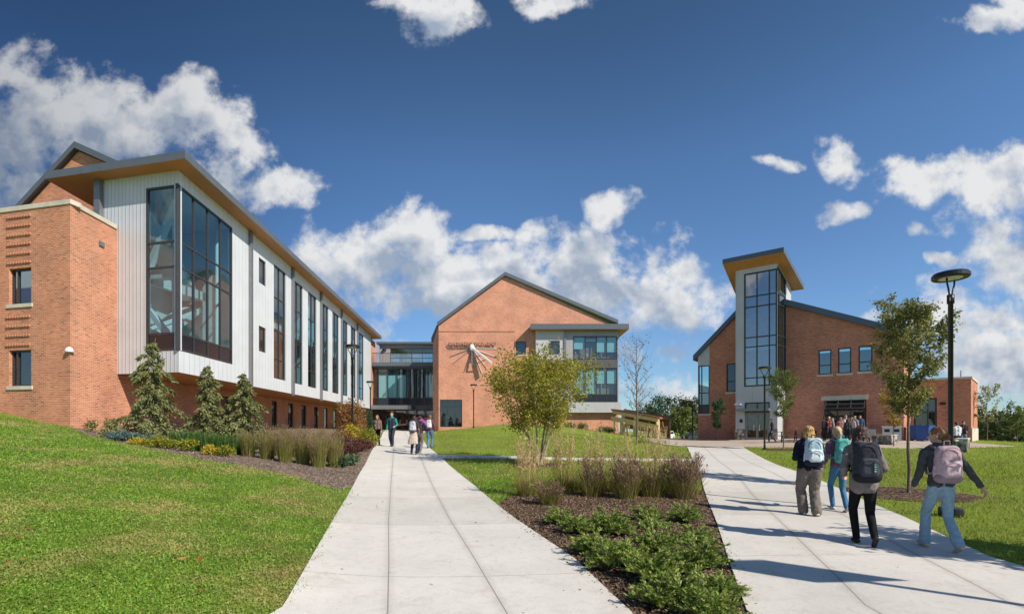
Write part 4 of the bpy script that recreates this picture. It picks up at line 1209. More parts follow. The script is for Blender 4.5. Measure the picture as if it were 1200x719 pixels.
# weeping conifers in front of the white building
def conifer(label, base, H, rad, seed, n=34):
    rg = np.random.default_rng(seed); rr = random.Random(seed)
    root = thing('weeping_conifer', label, 'conifer', base, 0, 'weeping conifers by the white building')
    mb = MB(); mb.tube([(0, 0, -.1), (.03, .02, H*.5), (-.02, .03, H*.8), (.09, .02, H)], [.06, .04, .02, .006], 7)
    C = []; Dd = []; Ls = []
    for k in range(n):
        f = (k+.5)/n; z = H*(.04+.92*f)
        L = rad*((1-f)**.85*1.02+.06)*rr.choice((.45, .7, .9, 1.05, 1.3, 1.6))
        az = k*2.4+rr.uniform(-.3, .3)
        pts = []
        for j in range(6):
            t = j/5
            pts.append(Vector((math.cos(az)*L*t, math.sin(az)*L*t, z+L*(.34*t-.74*t*t))))
        mb.tube(pts, [.016*(1-.8*j/5) for j in range(6)], 4)
        m_ = int(150*L+22)
        for q in range(m_):
            t = rr.uniform(.08, 1.0)**.8; x = t*5; j = min(4, int(x)); p = pts[j].lerp(pts[j+1], x-j)
            sp = .15*(1.1-t*.5)*(.35+.65*(1-f))
            C.append((p.x+rr.gauss(0, sp*.7), p.y+rr.gauss(0, sp*.7), max(.02, p.z-abs(rr.gauss(0, sp))+.05)))
            Dd.append((math.cos(az)*.6+rr.gauss(0, .45), math.sin(az)*.6+rr.gauss(0, .45), -.75+rr.gauss(0, .4))); Ls.append(rr.uniform(.09, .2))
    mb.build('trunk', M['bark'], root, True, local=True)
    C = np.array(C); Dd = np.array(Dd); Dd /= np.linalg.norm(Dd, axis=1, keepdims=True); Ls = np.array(Ls)
    np_mesh('crown', diamonds(C, Dd, perp(Dd, rg), Ls, Ls*.38).reshape(-1, 3), 4, M['conifer'], root, off=0)
conifer('tallest weeping conifer, in front of the corner window of the white building', gd(179, 19.2), 4.05, 1.15, 3, 54)
conifer('weeping conifer standing in the middle of three, pale tip below the white wall', gd(243, 20.2), 3.4, .92, 4, 46)
conifer('broad weeping conifer nearest the ornamental grasses, under the first down pipe', gd(284, 20.6), 3.2, 1.1, 6, 48)

def bush(name, label, base, rx, rz, n, L, leaf, seed, cat='shrub', group=None, aspect=.5, up=.2, stems=5, lumps=9):
    rg = np.random.default_rng(seed); rr = random.Random(seed)
    root = thing(name, label, cat, base, 0, group)
    mb = MB()
    lc = []
    for k in range(lumps):
        a = k*2.4; r = rx*.62*math.sqrt((k+.3)/lumps); z = rz*rr.uniform(.35, .78)
        lc.append((math.cos(a)*r, math.sin(a)*r, z*(1-.4*(r/rx)**2)))
        if k < stems: mb.tube([(0, 0, -.05), (lc[-1][0]*.4, lc[-1][1]*.4, z*.5), lc[-1]], [.02, .014, .006], 5)
    mb.build('stem', M['bark'], root, True, local=True)
    lc = np.array(lc); i = rg.integers(0, lumps, n)
    C = lc[i]+rvec(rg, n)*np.array([rx, rx, rz])*(.36*rg.uniform(.25, 1, n)**.4)[:, None]*rg.uniform(.7, 1.2, (lumps, 1))[i]
    C[:, 2] = np.abs(C[:, 2])+.02
    np_mesh('foliage', leaves(C, rg, L, L*aspect, up=up).reshape(-1, 3), 4, M[leaf], root, off=0)
    return root

bush('weeping_shrub', 'copper coloured weeping shrub behind the path lamp', gd(411, 27.5), 1.05, 2.65, 3600, .12, 'copper_leaf', 21, lumps=14, up=-.5)
bush('yellow_shrub', 'bright yellow shrub at the foot of the copper weeping shrub', gd(408, 25.4), .72, 1.05, 2200, .09, 'gold_leaf', 22)
bush('dwarf_conifer', 'small dark green conifer beside the path, left of the entrance', gd(431, 32), .62, 1.75, 2200, .12, 'pine_dark', 23, lumps=12, up=.6)
bush('lime_shrub', 'lime yellow shrub at the path edge below the dark conifer', gd(431, 26), .62, .95, 2200, .085, 'lime_leaf', 24)
bush('lime_shrub', 'yellow green low shrub right behind the burgundy planting', gd(424, 30), .6, .8, 1500, .085, 'lime_leaf', 25)
for k, (px, d, rx, rz, lab) in enumerate(((404, 20.2, .62, .62, 'burgundy leaved perennial clump nearest the grasses'), (416, 21.2, .62, .66, 'burgundy leaved perennial clump in the middle of three'), (425, 22.8, .55, .6, 'burgundy leaved perennial clump at the path edge'),
                                       (400, 23.5, .8, .85, 'tall burgundy perennial clump behind the grasses, below the lamp'))):
    bush('burgundy_perennial', lab, gd(px, d), rx, rz, 1500, .085, 'burgundy', 40+k, 'plant', 'burgundy perennials beside the path')
for k, (px, d, lab) in enumerate(((399, 17.0, 'grey green broad leaved plant at the end of the grass row'), (409, 17.8, 'grey green broad leaved plant by the path corner'), (388, 18.1, 'grey green broad leaved plant tucked behind the last grass'))):
    bush('broadleaf_plant', lab, gd(px, d), .36, .36, 420, .13, 'hosta', 50+k, 'plant', 'broad leaved plants by the path', .6)
for k, (px, d, rx, lab) in enumerate(((136, 17.6, .42, 'blue grey creeping spruce nearest the brick block'), (155, 18.2, .5, 'blue grey creeping spruce beside the tallest conifer'), (178, 16.8, .36, 'blue grey creeping spruce between yellow shrubs'))):
    bush('creeping_spruce', lab, gd(px, d), rx, .34, 900, .1, 'blue_spruce', 60+k, 'shrub', 'blue creeping spruces', .3)
for k, (px, d, rx, rz, lf, lab) in enumerate(((162, 16.2, .28, .24, 'gold_leaf', 'small golden dwarf shrub at the lawn edge by the blue spruce'), (182, 16.3, .4, .36, 'lime_leaf', 'lime dwarf shrub beside the small golden one'),
                                          (197, 16.3, .34, .33, 'lime_leaf', 'yellow green dwarf shrub before the sword leaved plants'), (245, 15.7, .2, .34, 'gold_leaf', 'small upright yellow dwarf shrub standing alone on the mulch'),
                                          (263, 15.9, .32, .36, 'lime_leaf', 'yellow green dwarf shrub left of the first ornamental grass'), (221, 16.2, .36, .4, 'lime_leaf', 'lime dwarf shrub among the sword leaves'))):
    bush('dwarf_shrub', lab, gd(px, d), rx, rz, 700, .085, lf, 70+k, 'shrub', 'yellow dwarf shrubs along the left bed', .4)
bush('rose_bush', 'low scraggly green bush against the brick wall, left one of two', gd(107, 20.3), .3, .48, 300, .09, 'tree_leaf', 80, lumps=6)
bush('rose_bush', 'low scraggly bush with tall twig against the brick wall, right one of two', gd(131, 20.6), .42, .75, 420, .09, 'tree_leaf', 81, lumps=7)

# grasses
def blades(n, r0, H, lean, w, rg, segs=4, curve=1.0, hj=.3):
    a = rg.uniform(0, 2*math.pi, n); rb = r0*np.sqrt(rg.uniform(0, 1, n))
    B = np.stack([np.cos(a)*rb, np.sin(a)*rb, np.zeros(n)], 1)
    a2 = a+rg.normal(0, .5, n); O = np.stack([np.cos(a2), np.sin(a2), np.zeros(n)], 1)
    h = H*rg.uniform(1-hj, 1.05, n); ln = lean*rg.uniform(.2, 1.2, n)
    ws = np.stack([-np.sin(a2+rg.normal(0, .8, n)), np.cos(a2), np.zeros(n)], 1)
    Q = []; prev = None
    for i in range(segs+1):
        t = i/segs
        p = B+O*(ln*t**(1+curve))[:, None]; p[:, 2] = h*(t-.22*(ln/np.maximum(h, .01))*t**3)
        wd = w*(1-t*.85)
        l, r = p-ws*wd/2, p+ws*wd/2
        if prev is not None: Q.append(np.stack([prev[0], prev[1], r, l], 1))
        prev = (l, r)
    return np.stack(Q, 1).reshape(-1, 3), p

def merge_strip(V):
    return V
def grass_mesh(name, V, segs, mat, root):
    """strips welded so that each blade is one island"""
    n = len(V)//(4*segs); q = V.reshape(n, segs, 4, 3)
    pts = np.concatenate([q[:, :, 0], q[:, -1:, 3], q[:, :, 1], q[:, -1:, 2]], 1)   # left 0..segs, right
    k = segs+1
    verts = pts.reshape(-1, 3)
    f = []
    base = np.arange(n)*2*k
    F = np.stack([np.stack([base+i, base+k+i, base+k+i+1, base+i+1], 1) for i in range(segs)], 1).reshape(-1, 4)
    me = bpy.data.meshes.new(name); me.vertices.add(len(verts)); me.vertices.foreach_set('co', verts.astype(np.float32).ravel())
    me.loops.add(F.size); me.loops.foreach_set('vertex_index', F.astype(np.int32).ravel())
    me.polygons.add(len(F)); me.polygons.foreach_set('loop_start', np.arange(0, F.size, 4, dtype=np.int32)); me.polygons.foreach_set('loop_total', np.full(len(F), 4, np.int32))
    me.materials.append(mat); me.update(calc_edges=True); me.validate()
    o = bpy.data.objects.new(name, me); COL.objects.link(o); o.parent = root
    return o

def ornamental(label, base, H, r, leaf, plume, seed, nb=420, nplume=70, ph=1.5, pl=.22, pw=.028, group=None, lean=None, name='grass_clump', fluff=5, pr=1.0):
    rg = np.random.default_rng(seed)
    root = thing(name, label, 'ornamental grass', base, 0, group)
    V, _ = blades(nb, r*.62, H*1.08, (lean or r*.9), .012, rg, 4, curve=.35, hj=.5)
    grass_mesh('blades', V, 4, M[leaf], root)
    if nplume:
        V, tips = blades(nplume, r*.55, H*ph, r*.62*pr, .007, rg, 4, curve=.3, hj=.42)
        # seed heads: flecks along the top of each stalk
        n = nplume*fluff*3
        i = rg.integers(0, nplume, n); q = V.reshape(nplume, 4, 4, 3)
        t = rg.uniform(-1.1, 1.05, n); a, b = q[i, 3, 0], q[i, 3, 3]
        base_p = a+(b-a)*t[:, None]+rg.normal(0, pw*.5, (n, 3))
        D = (b-a)/np.linalg.norm(b-a, axis=1, keepdims=True)+rg.normal(0, .35, (n, 3)); D /= np.linalg.norm(D, axis=1, keepdims=True)
        Fl = diamonds(base_p, D, perp(D, rg), pl*.35*rg.uniform(.6, 1.3, n), pw*rg.uniform(.5, 1, n)).reshape(-1, 3)
        np_mesh('plume_stalks', np.concatenate([V, Fl]), 4, M[plume], root, off=0)  # flowering stalks and their seed plumes in one mesh, no leaves
    return root

GL = ('first', 'second', 'third', 'fourth', 'fifth', 'sixth')
LGRP = 'ornamental grasses in the left bed'
for k, (px, d, H, pl_) in enumerate(((291, 17.2, .78, 40), (313, 17.0, .8, 60), (334, 16.7, .82, 120), (355, 16.9, .78, 90), (373, 16.5, .86, 120), (392, 16.9, .84, 90))):
    lab = ('bluish green ornamental grass clump at the left end of the front row', 'ornamental grass clump beside the bluish one in the front row', 'pink topped ornamental grass clump third along the front row',
           'narrow ornamental grass clump between two wide pink ones', 'widest pink topped ornamental grass clump near the path', 'last ornamental grass clump of the row, closest to the path')[k]
    ornamental(lab, gd(px, d), H*1.12, .34, 'reed_green', 'reed_pink', 100+k, 620, int(pl_*.7), 1.2, .2, .018, LGRP, .17)
for k, (px, d) in enumerate(((322, 19.5), (345, 19.8), (367, 19.6), (385, 20.2))):
    lab = ('back row grass clump behind the bluish end of the front row', 'back row grass clump second from the conifers', 'back row grass clump in front of the ground floor windows', 'back row grass clump next to the burgundy planting')[k]
    ornamental(lab, gd(px, d-.9), 1.08, .46, 'reed_green', 'reed_pink', 120+k, 520, 130, 1.12, .2, .02, LGRP, .34)
for k, (px, d) in enumerate(((212, 17.2), (226, 17.0), (240, 17.0), (255, 17.1), (269, 17.2), (283, 17.8))):
    lab = ('sword leaved green plant nearest the tallest conifer', 'sword leaved green plant second from the tallest conifer', 'sword leaved green plant below the middle conifer', 'sword leaved green plant behind the lone yellow shrub',
           'sword leaved green plant under the broad conifer', 'sword leaved green plant touching the first ornamental grass')[k]
    rg = np.random.default_rng(140+k); root = thing('sword_leaved_plant', lab, 'plant', gd(px, d), 0, 'sword leaved plants in the left bed')
    V, _ = blades(150, .3, .72, .26, .045, rg, 3); grass_mesh('leaves', V, 3, M['iris_leaf'], root)
CG = 'ornamental grasses in the middle bed'
for k, (px, d, H, r, plm, npl, ph, lab) in enumerate((
        (618, 12.0, .62, .34, 'reed_tan', 80, 2.6, 'tan feather grass at the left end of the middle bed'),
        (644, 10.9, .42, .34, 'reed_pink', 60, 1.2, 'short brownish grass tuft between the two left feather grasses'),
        (661, 12.6, .66, .34, 'reed_tan', 70, 2.6, 'tall tan feather grass second from the left'),
        (694, 11.9, .68, .40, 'reed_pink', 90, 1.4, 'pinkish brown grass clump in the middle of the bed'),
        (697, 12.9, .5, .3, 'reed_tan', 44, 3.5, 'thin tall tan feather grass behind the pinkish clump'),
        (733, 11.6, .78, .40, 'reed_purple', 130, 1.35, 'purple brown grass clump left of the bed centre line'),
        (765, 11.9, .64, .44, 'reed_pink', 80, 1.4, 'loose olive and pink grass clump beside the purple ones'),
        (768, 12.9, .5, .3, 'reed_tan', 36, 3.4, 'thin tall tan feather grass behind the loose olive clump'),
        (732, 12.9, .5, .3, 'reed_tan', 36, 3.5, 'thin tall tan feather grass behind the left purple clump'),
        (802, 11.7, .82, .46, 'reed_purple', 200, 1.3, 'dense purple brown grass clump at the corner of the right walk'))):
    ornamental(lab, gd(px, d), H, r, 'reed_green', plm, 160+k, 300, npl, ph, .25, .022, CG, r*.95, pr=.8)
# tall dried grasses on the mound by the timber shelter
for k, (px, d) in enumerate(((756, 36.5), (762, 36.8), (771, 36.4), (779, 36.8), (749, 37))):
    lab = ('tall dry grass behind the bare tree trunk', 'tall dry grass second right of the bare tree', 'tall dry grass at the middle of the timber shelter', 'tall dry grass at the right end of the timber shelter', 'tall dry grass left of the bare tree base')[k]
    ornamental(lab, gd(px, d), .6, .3, 'reed_green', 'reed_tan', 180+k, 60, 14, 2.2, .4, .025, 'dry grasses by the timber shelter', .5)

# spreading junipers
JG = 'low junipers in the middle bed'
def juniper_parts(root, r, seed):
    rg = np.random.default_rng(seed); rr = random.Random(seed)
    mb = MB(); C = []; Dd = []; Ls = []
    for k in range(52):
        az = k*2.4+rr.uniform(-.35, .35); L = r*rr.uniform(.35, 1.0); hz = rr.uniform(.35, .95)*r*(1.25-.6*L/r)
        pts = []
        for j in range(5):
            t = j/4
            pts.append(Vector((math.cos(az+.25*t*rr.uniform(-1, 1))*L*t, math.sin(az)*L*t, .03+hz*(1.5*t-.75*t*t)*(.6 if k % 3 else 1.15))))
        mb.tube(pts, [.008, .007, .006, .004, .002], 4)
        for q in range(78):
            t = rr.uniform(.18, 1.0); x = t*4; j = min(3, int(x)); p = pts[j].lerp(pts[j+1], x-j)
            C.append((p.x+rr.gauss(0, .012), p.y+rr.gauss(0, .012), p.z+rr.gauss(0, .008)))
            side = rr.choice((-1, 1))*rr.uniform(.5, 1.2)
            Dd.append((math.cos(az)*.75-math.sin(az)*side, math.sin(az)*.75+math.cos(az)*side, rr.uniform(.1, 1.1))); Ls.append(rr.uniform(.03, .07)*(1.15-.3*t))
    mb.build('stem', M['bark'], root, True, local=True)
    C = np.array(C); Dd = np.array(Dd); Dd /= np.linalg.norm(Dd, axis=1, keepdims=True); Ls = np.array(Ls)
    np_mesh('foliage', diamonds(C, Dd, perp(Dd, rg), Ls, Ls*.3).reshape(-1, 3), 4, M['juniper'], root, off=0)
JP = [(655, 615, .38, 'low juniper nearest the left walk in the back row'), (677, 625, .40, 'low juniper in front of the back left one'), (714, 622, .46, 'wide low juniper below the pinkish grass'),
      (757, 609, .42, 'dark low juniper below the loose olive grass'), (763, 621, .36, 'low juniper just in front of the dark back row one'), (803, 612, .44, 'low juniper in the back row by the right walk'),
      (815, 637, .38, 'low juniper beside the right walk, second from the back'), (695, 650, .44, 'low juniper beside the left walk in the second row'), (713, 668, .44, 'pale tipped low juniper by the left walk in the third row'),
      (768, 648, .48, 'wide low juniper in the centre of the bed'), (822, 668, .44, 'dense low juniper by the right walk in the third row'), (762, 682, .46, 'low juniper in the centre of the fourth row'),
      (798, 704, .44, 'low juniper with brown spots near the bottom edge'), (830, 728, .42, 'nearest low juniper, cut off by the bottom edge'), (790, 672, .36, 'low juniper squeezed between the central and right ones'), (738, 664, .38, 'low juniper just left of the bed centre, between the left walk and centre rows'), (845, 700, .34, 'low juniper hard against the right walk near the bottom'), (768, 712, .36, 'low juniper beside the left walk, nearest the bottom edge on that side'), (728, 628, .34, 'small low juniper under the purple grass')]
protos = []
for k, (px, py, r, lab) in enumerate(JP):
    p = gp(px, py)
    if k < 5:
        o = thing('juniper_shrub', lab, 'shrub', p, 0, JG); juniper_parts(o, .42, 200+k); protos.append(o)
    else:
        o = copy_tree(protos[k % 5]); o.location = p; o['label'] = lab
    sc = r/.42*.90; o.scale = (sc, sc, sc*random.uniform(1.05, 1.3)); o.rotation_euler.z = random.uniform(0, 6.28)

# bark chips, lawn leaves
rg = np.random.default_rng(5)
def scatter(poly, n, rg):
    a = np.array(poly); lo, hi = a.min(0), a.max(0); out = np.empty((0, 2))
    while len(out) < n:
        q = rg.uniform(lo, hi, (n*2, 2)); out = np.concatenate([out, q[inside(poly, q[:, 0], q[:, 1])]])
    return out[:n]
def chips(name, poly, n, L, mat, off, label, cat='mulch'):
    q = scatter(poly, n, rg); z = GA(q[:, 0], q[:, 1])+off
    C = np.stack([q[:, 0], q[:, 1], z], 1)
    D = rvec(rg, n); D[:, 2] *= .3; D /= np.linalg.norm(D, axis=1, keepdims=True)
    Wd = np.cross(D, np.array([0, 0, 1.])+rg.normal(0, .3, (n, 3))); Wd /= np.linalg.norm(Wd, axis=1, keepdims=True)
    o = np_mesh(name, diamonds(C, D, Wd, L*rg.uniform(.4, 1.4, n), L*.4*rg.uniform(.5, 1.5, n)).reshape(-1, 3), 4, mat)
    return tag(o, label, cat, kind='stuff')
chips('bark_chips', bed_mid, 15000, .05, M['chip'], .022, 'loose dark bark chips over the middle planting bed')
near_left = [p for p in bed_left[:9]]+[(-9.5, 20), (-16, 22)]
chips('bark_chips', near_left, 12000, .06, M['chip_pale'], .022, 'loose faded bark chips over the left planting bed')

edge_l = [d2(738, 4.9), d2(674, 6.6), d2(606, 9.2), d2(586, 10.6)]
chips('bark_chips', [(x-.16, y) for x, y in edge_l]+[(x+.02, y) for x, y in edge_l[::-1]], 260, .035, M['chip'], .04, 'bark chips spilled onto the edge of the left walk')
edge_r = [d2(825, 13), d2(838, 9.2), d2(853, 6.5), d2(873, 4.9)]
chips('bark_chips', [(x-.02, y) for x, y in edge_r]+[(x+.14, y) for x, y in edge_r[::-1]], 220, .035, M['chip'], .04, 'bark chips spilled onto the edge of the right walk')
def no_path(q):
    k = np.ones(len(q), bool)
    for poly in (LL+LR[::-1], RL+RR[::-1], CL+CR[::-1], plaza, bed_left, bed_mid, ring((T_MID.x, T_MID.y), 1.15, seed=2), ring((T_R.x-.1, T_R.y-.1), 1.35, seed=3), ring((T_D.x, T_D.y), 1.1, seed=4)):
        k &= ~inside(poly, q[:, 0], q[:, 1])
    return k
def lawn_cover(label, x0, x1, y0, y1, n, L, mat, tall, power=1.0, wr=.5, flat=.5):
    """leaves over a lawn, denser close to the walks' viewpoint"""
    u = rg.uniform(0, 1, n)
    y = y0*(y1/y0)**u
    half = y*1.12+4.2
    x = rg.uniform(-1, 1, n)*half
    q = np.stack([x, y], 1); dx = .17*np.abs(np.sin(q[:, 1]*3.1)+.6*np.sin(q[:, 1]*7.7+1))*rg.uniform(.2, 1, n); k = (x > x0) & (x < x1) & (no_path(q) | no_path(q-np.stack([dx, dx*0], 1)) & (q[:, 1] < 13) & (q[:, 0] < -1)); q = q[k]; n = len(q)
    sz = L*np.clip(q[:, 1]/y0, 1, 6)**power
    z = GA(q[:, 0], q[:, 1])
    C = np.stack([q[:, 0], q[:, 1], z+rg.uniform(0, 1, n)*tall*.6], 1)
    D = rvec(rg, n); D[:, 2] = np.abs(D[:, 2])*(1-flat)+.12; D /= np.linalg.norm(D, axis=1, keepdims=True)
    W_ = perp(D, rg)
    if wr < .3:
        D = rg.normal(0, .42, (n, 3)); D[:, 2] = 1; D /= np.linalg.norm(D, axis=1, keepdims=True); W_ = perp(D, rg); C[:, 2] = z
    j = rg.uniform(.55, 1.35, n)
    o = np_mesh('lawn_grass', diamonds(C, D, W_, sz*j, sz*wr*j).reshape(-1, 3), 4, mat)
    return tag(o, label, 'grass', kind='stuff')
lawn_cover('clover and grass leaves covering the left lawn slope', -40, 0, 2.6, 21, 620000, .0155, M['lawn_leaf'], .05, .52, .85, .75)
lawn_cover('short grass blades on the left lawn slope', -40, 0, 2.8, 21, 140000, .042, M['lawn_leaf'], .03, .5, .14)
lawn_cover('mown grass blades over the middle and right lawns', 0, 60, 3.6, 42, 270000, .045, M['lawn_leaf2'], .03, .42, .16)
lawn_cover('mown grass blades over the mound beside the left walk', -9, 30, 16, 56, 70000, .10, M['lawn_leaf2'], .03, .3, .16)
chips('fallen_leaves', [(-6, 3.4), (-2.9, 4.5), (-5, 12), (-9, 12)], 60, .09, M['fallen'], .07, 'scattered dry fallen leaves on the left lawn', 'leaves')
chips('fallen_leaves', [(-2.2, 5), (1, 5), (-1, 14), (-4, 14)], 26, .05, M['fallen'], .045, 'few dry fallen leaves on the left walk', 'leaves')

# far woodland beyond the right lawn
q = scatter([(80, 100), (170, 95), (210, 170), (100, 180)], 26000, rg)
hgt = 5.6+1.2*np.sin(q[:, 0]*.19)+.8*np.sin(q[:, 0]*.53+1)+.6*np.sin(q[:, 1]*.4)
t = rg.uniform(0, 1, len(q))**.6
C = np.stack([q[:, 0], q[:, 1], GA(q[:, 0], q[:, 1])+hgt*t], 1)
o = np_mesh('woodland', leaves(C, rg, 1.1, .7).reshape(-1, 3), 4, M['wood_far'])
tag(o, 'band of dark woodland beyond the right lawn', 'woodland', kind='stuff')
# off to the right of the view: a tree whose shade reaches the lawn
tree('broad leafy tree just off the right hand side of the near walk', (9.3, 4.6, G(9.3, 4.6)), 3.6, 1.3, .30, 18, 11000, .12, 'tree_leaf', 'bark', .06, 77, spread=.6, group='young trees on the campus lawns')

for k, (px, d, rx, rz, lab) in enumerate(((668, 56.5, .9, .75, 'dark low shrub at the foot of the bay, half behind the yellow green tree'), (682, 56.8, .8, .9, 'dark low shrub left of the window under the bay'), (704, 56.2, .8, .6, 'dark low shrub under the window below the bay'), (714, 55.5, .8, .7, 'dark low shrub at the right corner below the bay'))):
    bush('foundation_shrub', lab, gd(px, d), rx, rz, 700, .16, 'tree_leaf', 300+k, 'shrub', 'low shrubs along the glazed bay')

for k, (px, d, H, r, lf, lab) in enumerate(((632, 12.4, .45, .3, 'reed_green', 'low green grass tuft left of the tall tan feather grass'), (676, 12.7, .45, .32, 'reed_green', 'low green grass tuft between the tan and pinkish grasses'), (713, 12.6, .5, .34, 'reed_green', 'low green grass tuft left of the purple brown clump'),
        (749, 12.5, .5, .32, 'reed_green', 'low green grass tuft between the purple and the olive clump'), (784, 12.5, .5, .34, 'reed_green', 'low green grass tuft left of the dense purple corner clump'))):
    ornamental(lab, gd(px, d), H, r, lf, 'reed_tan', 400+k, 300, 22, 2.9, .25, .02, CG, r*1.3, pr=1.2)

# ------------------------------------------------------------------ people
def cloth(name, col, rough=.85, var=.18, scale=18): return plain(name, col, rough, 0, var, scale, .2, .25)
M['skin'] = plain('light skin', (.55, .33, .24), .55, 0, .06, 20, .3)
M['skin_dark'] = plain('brown skin', (.24, .125, .08), .55, 0, .06, 20, .3)
M['eye'] = plain('dark eye', (.02, .015, .012), .2, 0, 0, 4)
M['lips'] = plain('lips', (.42, .17, .15), .5, 0, .05, 10)

def hair_mat(name, lo, mid, hi):
    m, nt, out = new_mat(name)
    tc = nt.nodes.new('ShaderNodeTexCoord'); mp = nt.nodes.new('ShaderNodeMapping'); mp.inputs['Scale'].default_value = (60, 60, 5)
    nt.links.new(tc.outputs['Object'], mp.inputs[0])
    f = noise(nt, 1, 4, .6, mp.outputs[0])
    principled(nt, out, ramp(nt, f, [(.3, lo), (.5, mid), (.72, hi)]), .5, 0, .4, f, .6, .02)
    return m
M['hair_blond'] = hair_mat('golden blond hair', (.22, .12, .035), (.46, .27, .09), (.66, .44, .19))
M['hair_pale'] = hair_mat('pale blond hair', (.34, .23, .12), (.55, .40, .24), (.70, .55, .36))
M['hair_dark'] = hair_mat('dark brown hair', (.018, .011, .008), (.045, .026, .018), (.12, .06, .035))
M['hair_brown'] = hair_mat('brown hair', (.09, .04, .018), (.21, .10, .045), (.36, .18, .085))
M['hair_grey'] = hair_mat('greying hair', (.12, .10, .09), (.25, .22, .2), (.38, .35, .32))

TEX = {}
def capsule_mesh(caps, voxel, smooth=2, disp=None):
    """union of tapered rounded limbs, merged into one continuous surface"""
    bm = bmesh.new()
    for c in caps:
        a, ra, b, rb_ = Vector(c[0]), c[1], Vector(c[2]), c[3]
        fl = c[4] if len(c) > 4 else None        # (axis vector, squash)
        d = b-a
        n = 12
        z = d.normalized() if d.length > 1e-6 else Vector((0, 0, 1))
        x = z.cross(Vector((0, 1, 0)) if abs(z.y) < .9 else Vector((1, 0, 0))).normalized(); y = z.cross(x)
        rings = []
        for k in range(5): t = math.pi/2*(k+.15)/5; rings.append((a-z*ra*math.cos(t), ra*math.sin(t)))
        rings.append((a, ra)); rings.append((b, rb_))
        for k in reversed(range(5)): t = math.pi/2*(k+.15)/5; rings.append((b+z*rb_*math.cos(t), rb_*math.sin(t)))
        vs = []
        for p, r in rings:
            row = []
            for k in range(n):
                an = 2*math.pi*k/n; o_ = (x*math.cos(an)+y*math.sin(an))*r
                if fl:
                    ax = Vector(fl[0]); o_ -= ax*o_.dot(ax)*(1-fl[1])
                row.append(bm.verts.new(p+o_))
            vs.append(row)
        for r0, r1 in zip(vs, vs[1:]):
            for k in range(n): bm.faces.new((r0[k], r0[(k+1) % n], r1[(k+1) % n], r1[k]))
        bm.faces.new(list(reversed(vs[0]))); bm.faces.new(vs[-1])
    me = bpy.data.meshes.new('tmp'); bm.to_mesh(me); bm.free()
    o = bpy.data.objects.new('tmp', me); COL.objects.link(o)
    md = o.modifiers.new('r', 'REMESH'); md.mode = 'VOXEL'; md.voxel_size = voxel
    ms = o.modifiers.new('s', 'SMOOTH'); ms.iterations = smooth; ms.factor = .5
    if disp:
        if disp not in TEX:
            t = bpy.data.textures.new('folds', 'CLOUDS'); t.noise_scale = disp[0]; t.noise_depth = 2; TEX[disp] = t
        mdp = o.modifiers.new('d', 'DISPLACE'); mdp.texture = TEX[disp]; mdp.strength = disp[1]; mdp.mid_level = .5; mdp.texture_coords = 'LOCAL'
    dg = bpy.context.evaluated_depsgraph_get()
    res = bpy.data.meshes.new_from_object(o.evaluated_get(dg))
    bpy.data.objects.remove(o); bpy.data.meshes.remove(me)
    res.polygons.foreach_set('use_smooth', [True]*len(res.polygons))
    return res

def add_mesh(name, me, mat, parent):
    me.name = name; me.materials.clear(); me.materials.append(mat)
    o = bpy.data.objects.new(name, me); COL.objects.link(o); o.parent = parent
    return o

def ik(a, b, l1, l2, bend):
    d = b-a; L = min(d.length, (l1+l2)*.999); dn = d.normalized()
    x = (l1*l1-l2*l2+L*L)/(2*L); h = math.sqrt(max(0, l1*l1-x*x))
    bd = (bend-dn*bend.dot(dn)).normalized()
    return a+dn*x+bd*h, a+dn*L

CLOTH = {}
def cm(col):
    col = tuple(round(c, 3) for c in col)
    if col not in CLOTH: CLOTH[col] = cloth('cloth %d' % len(CLOTH), col)
    return CLOTH[col]

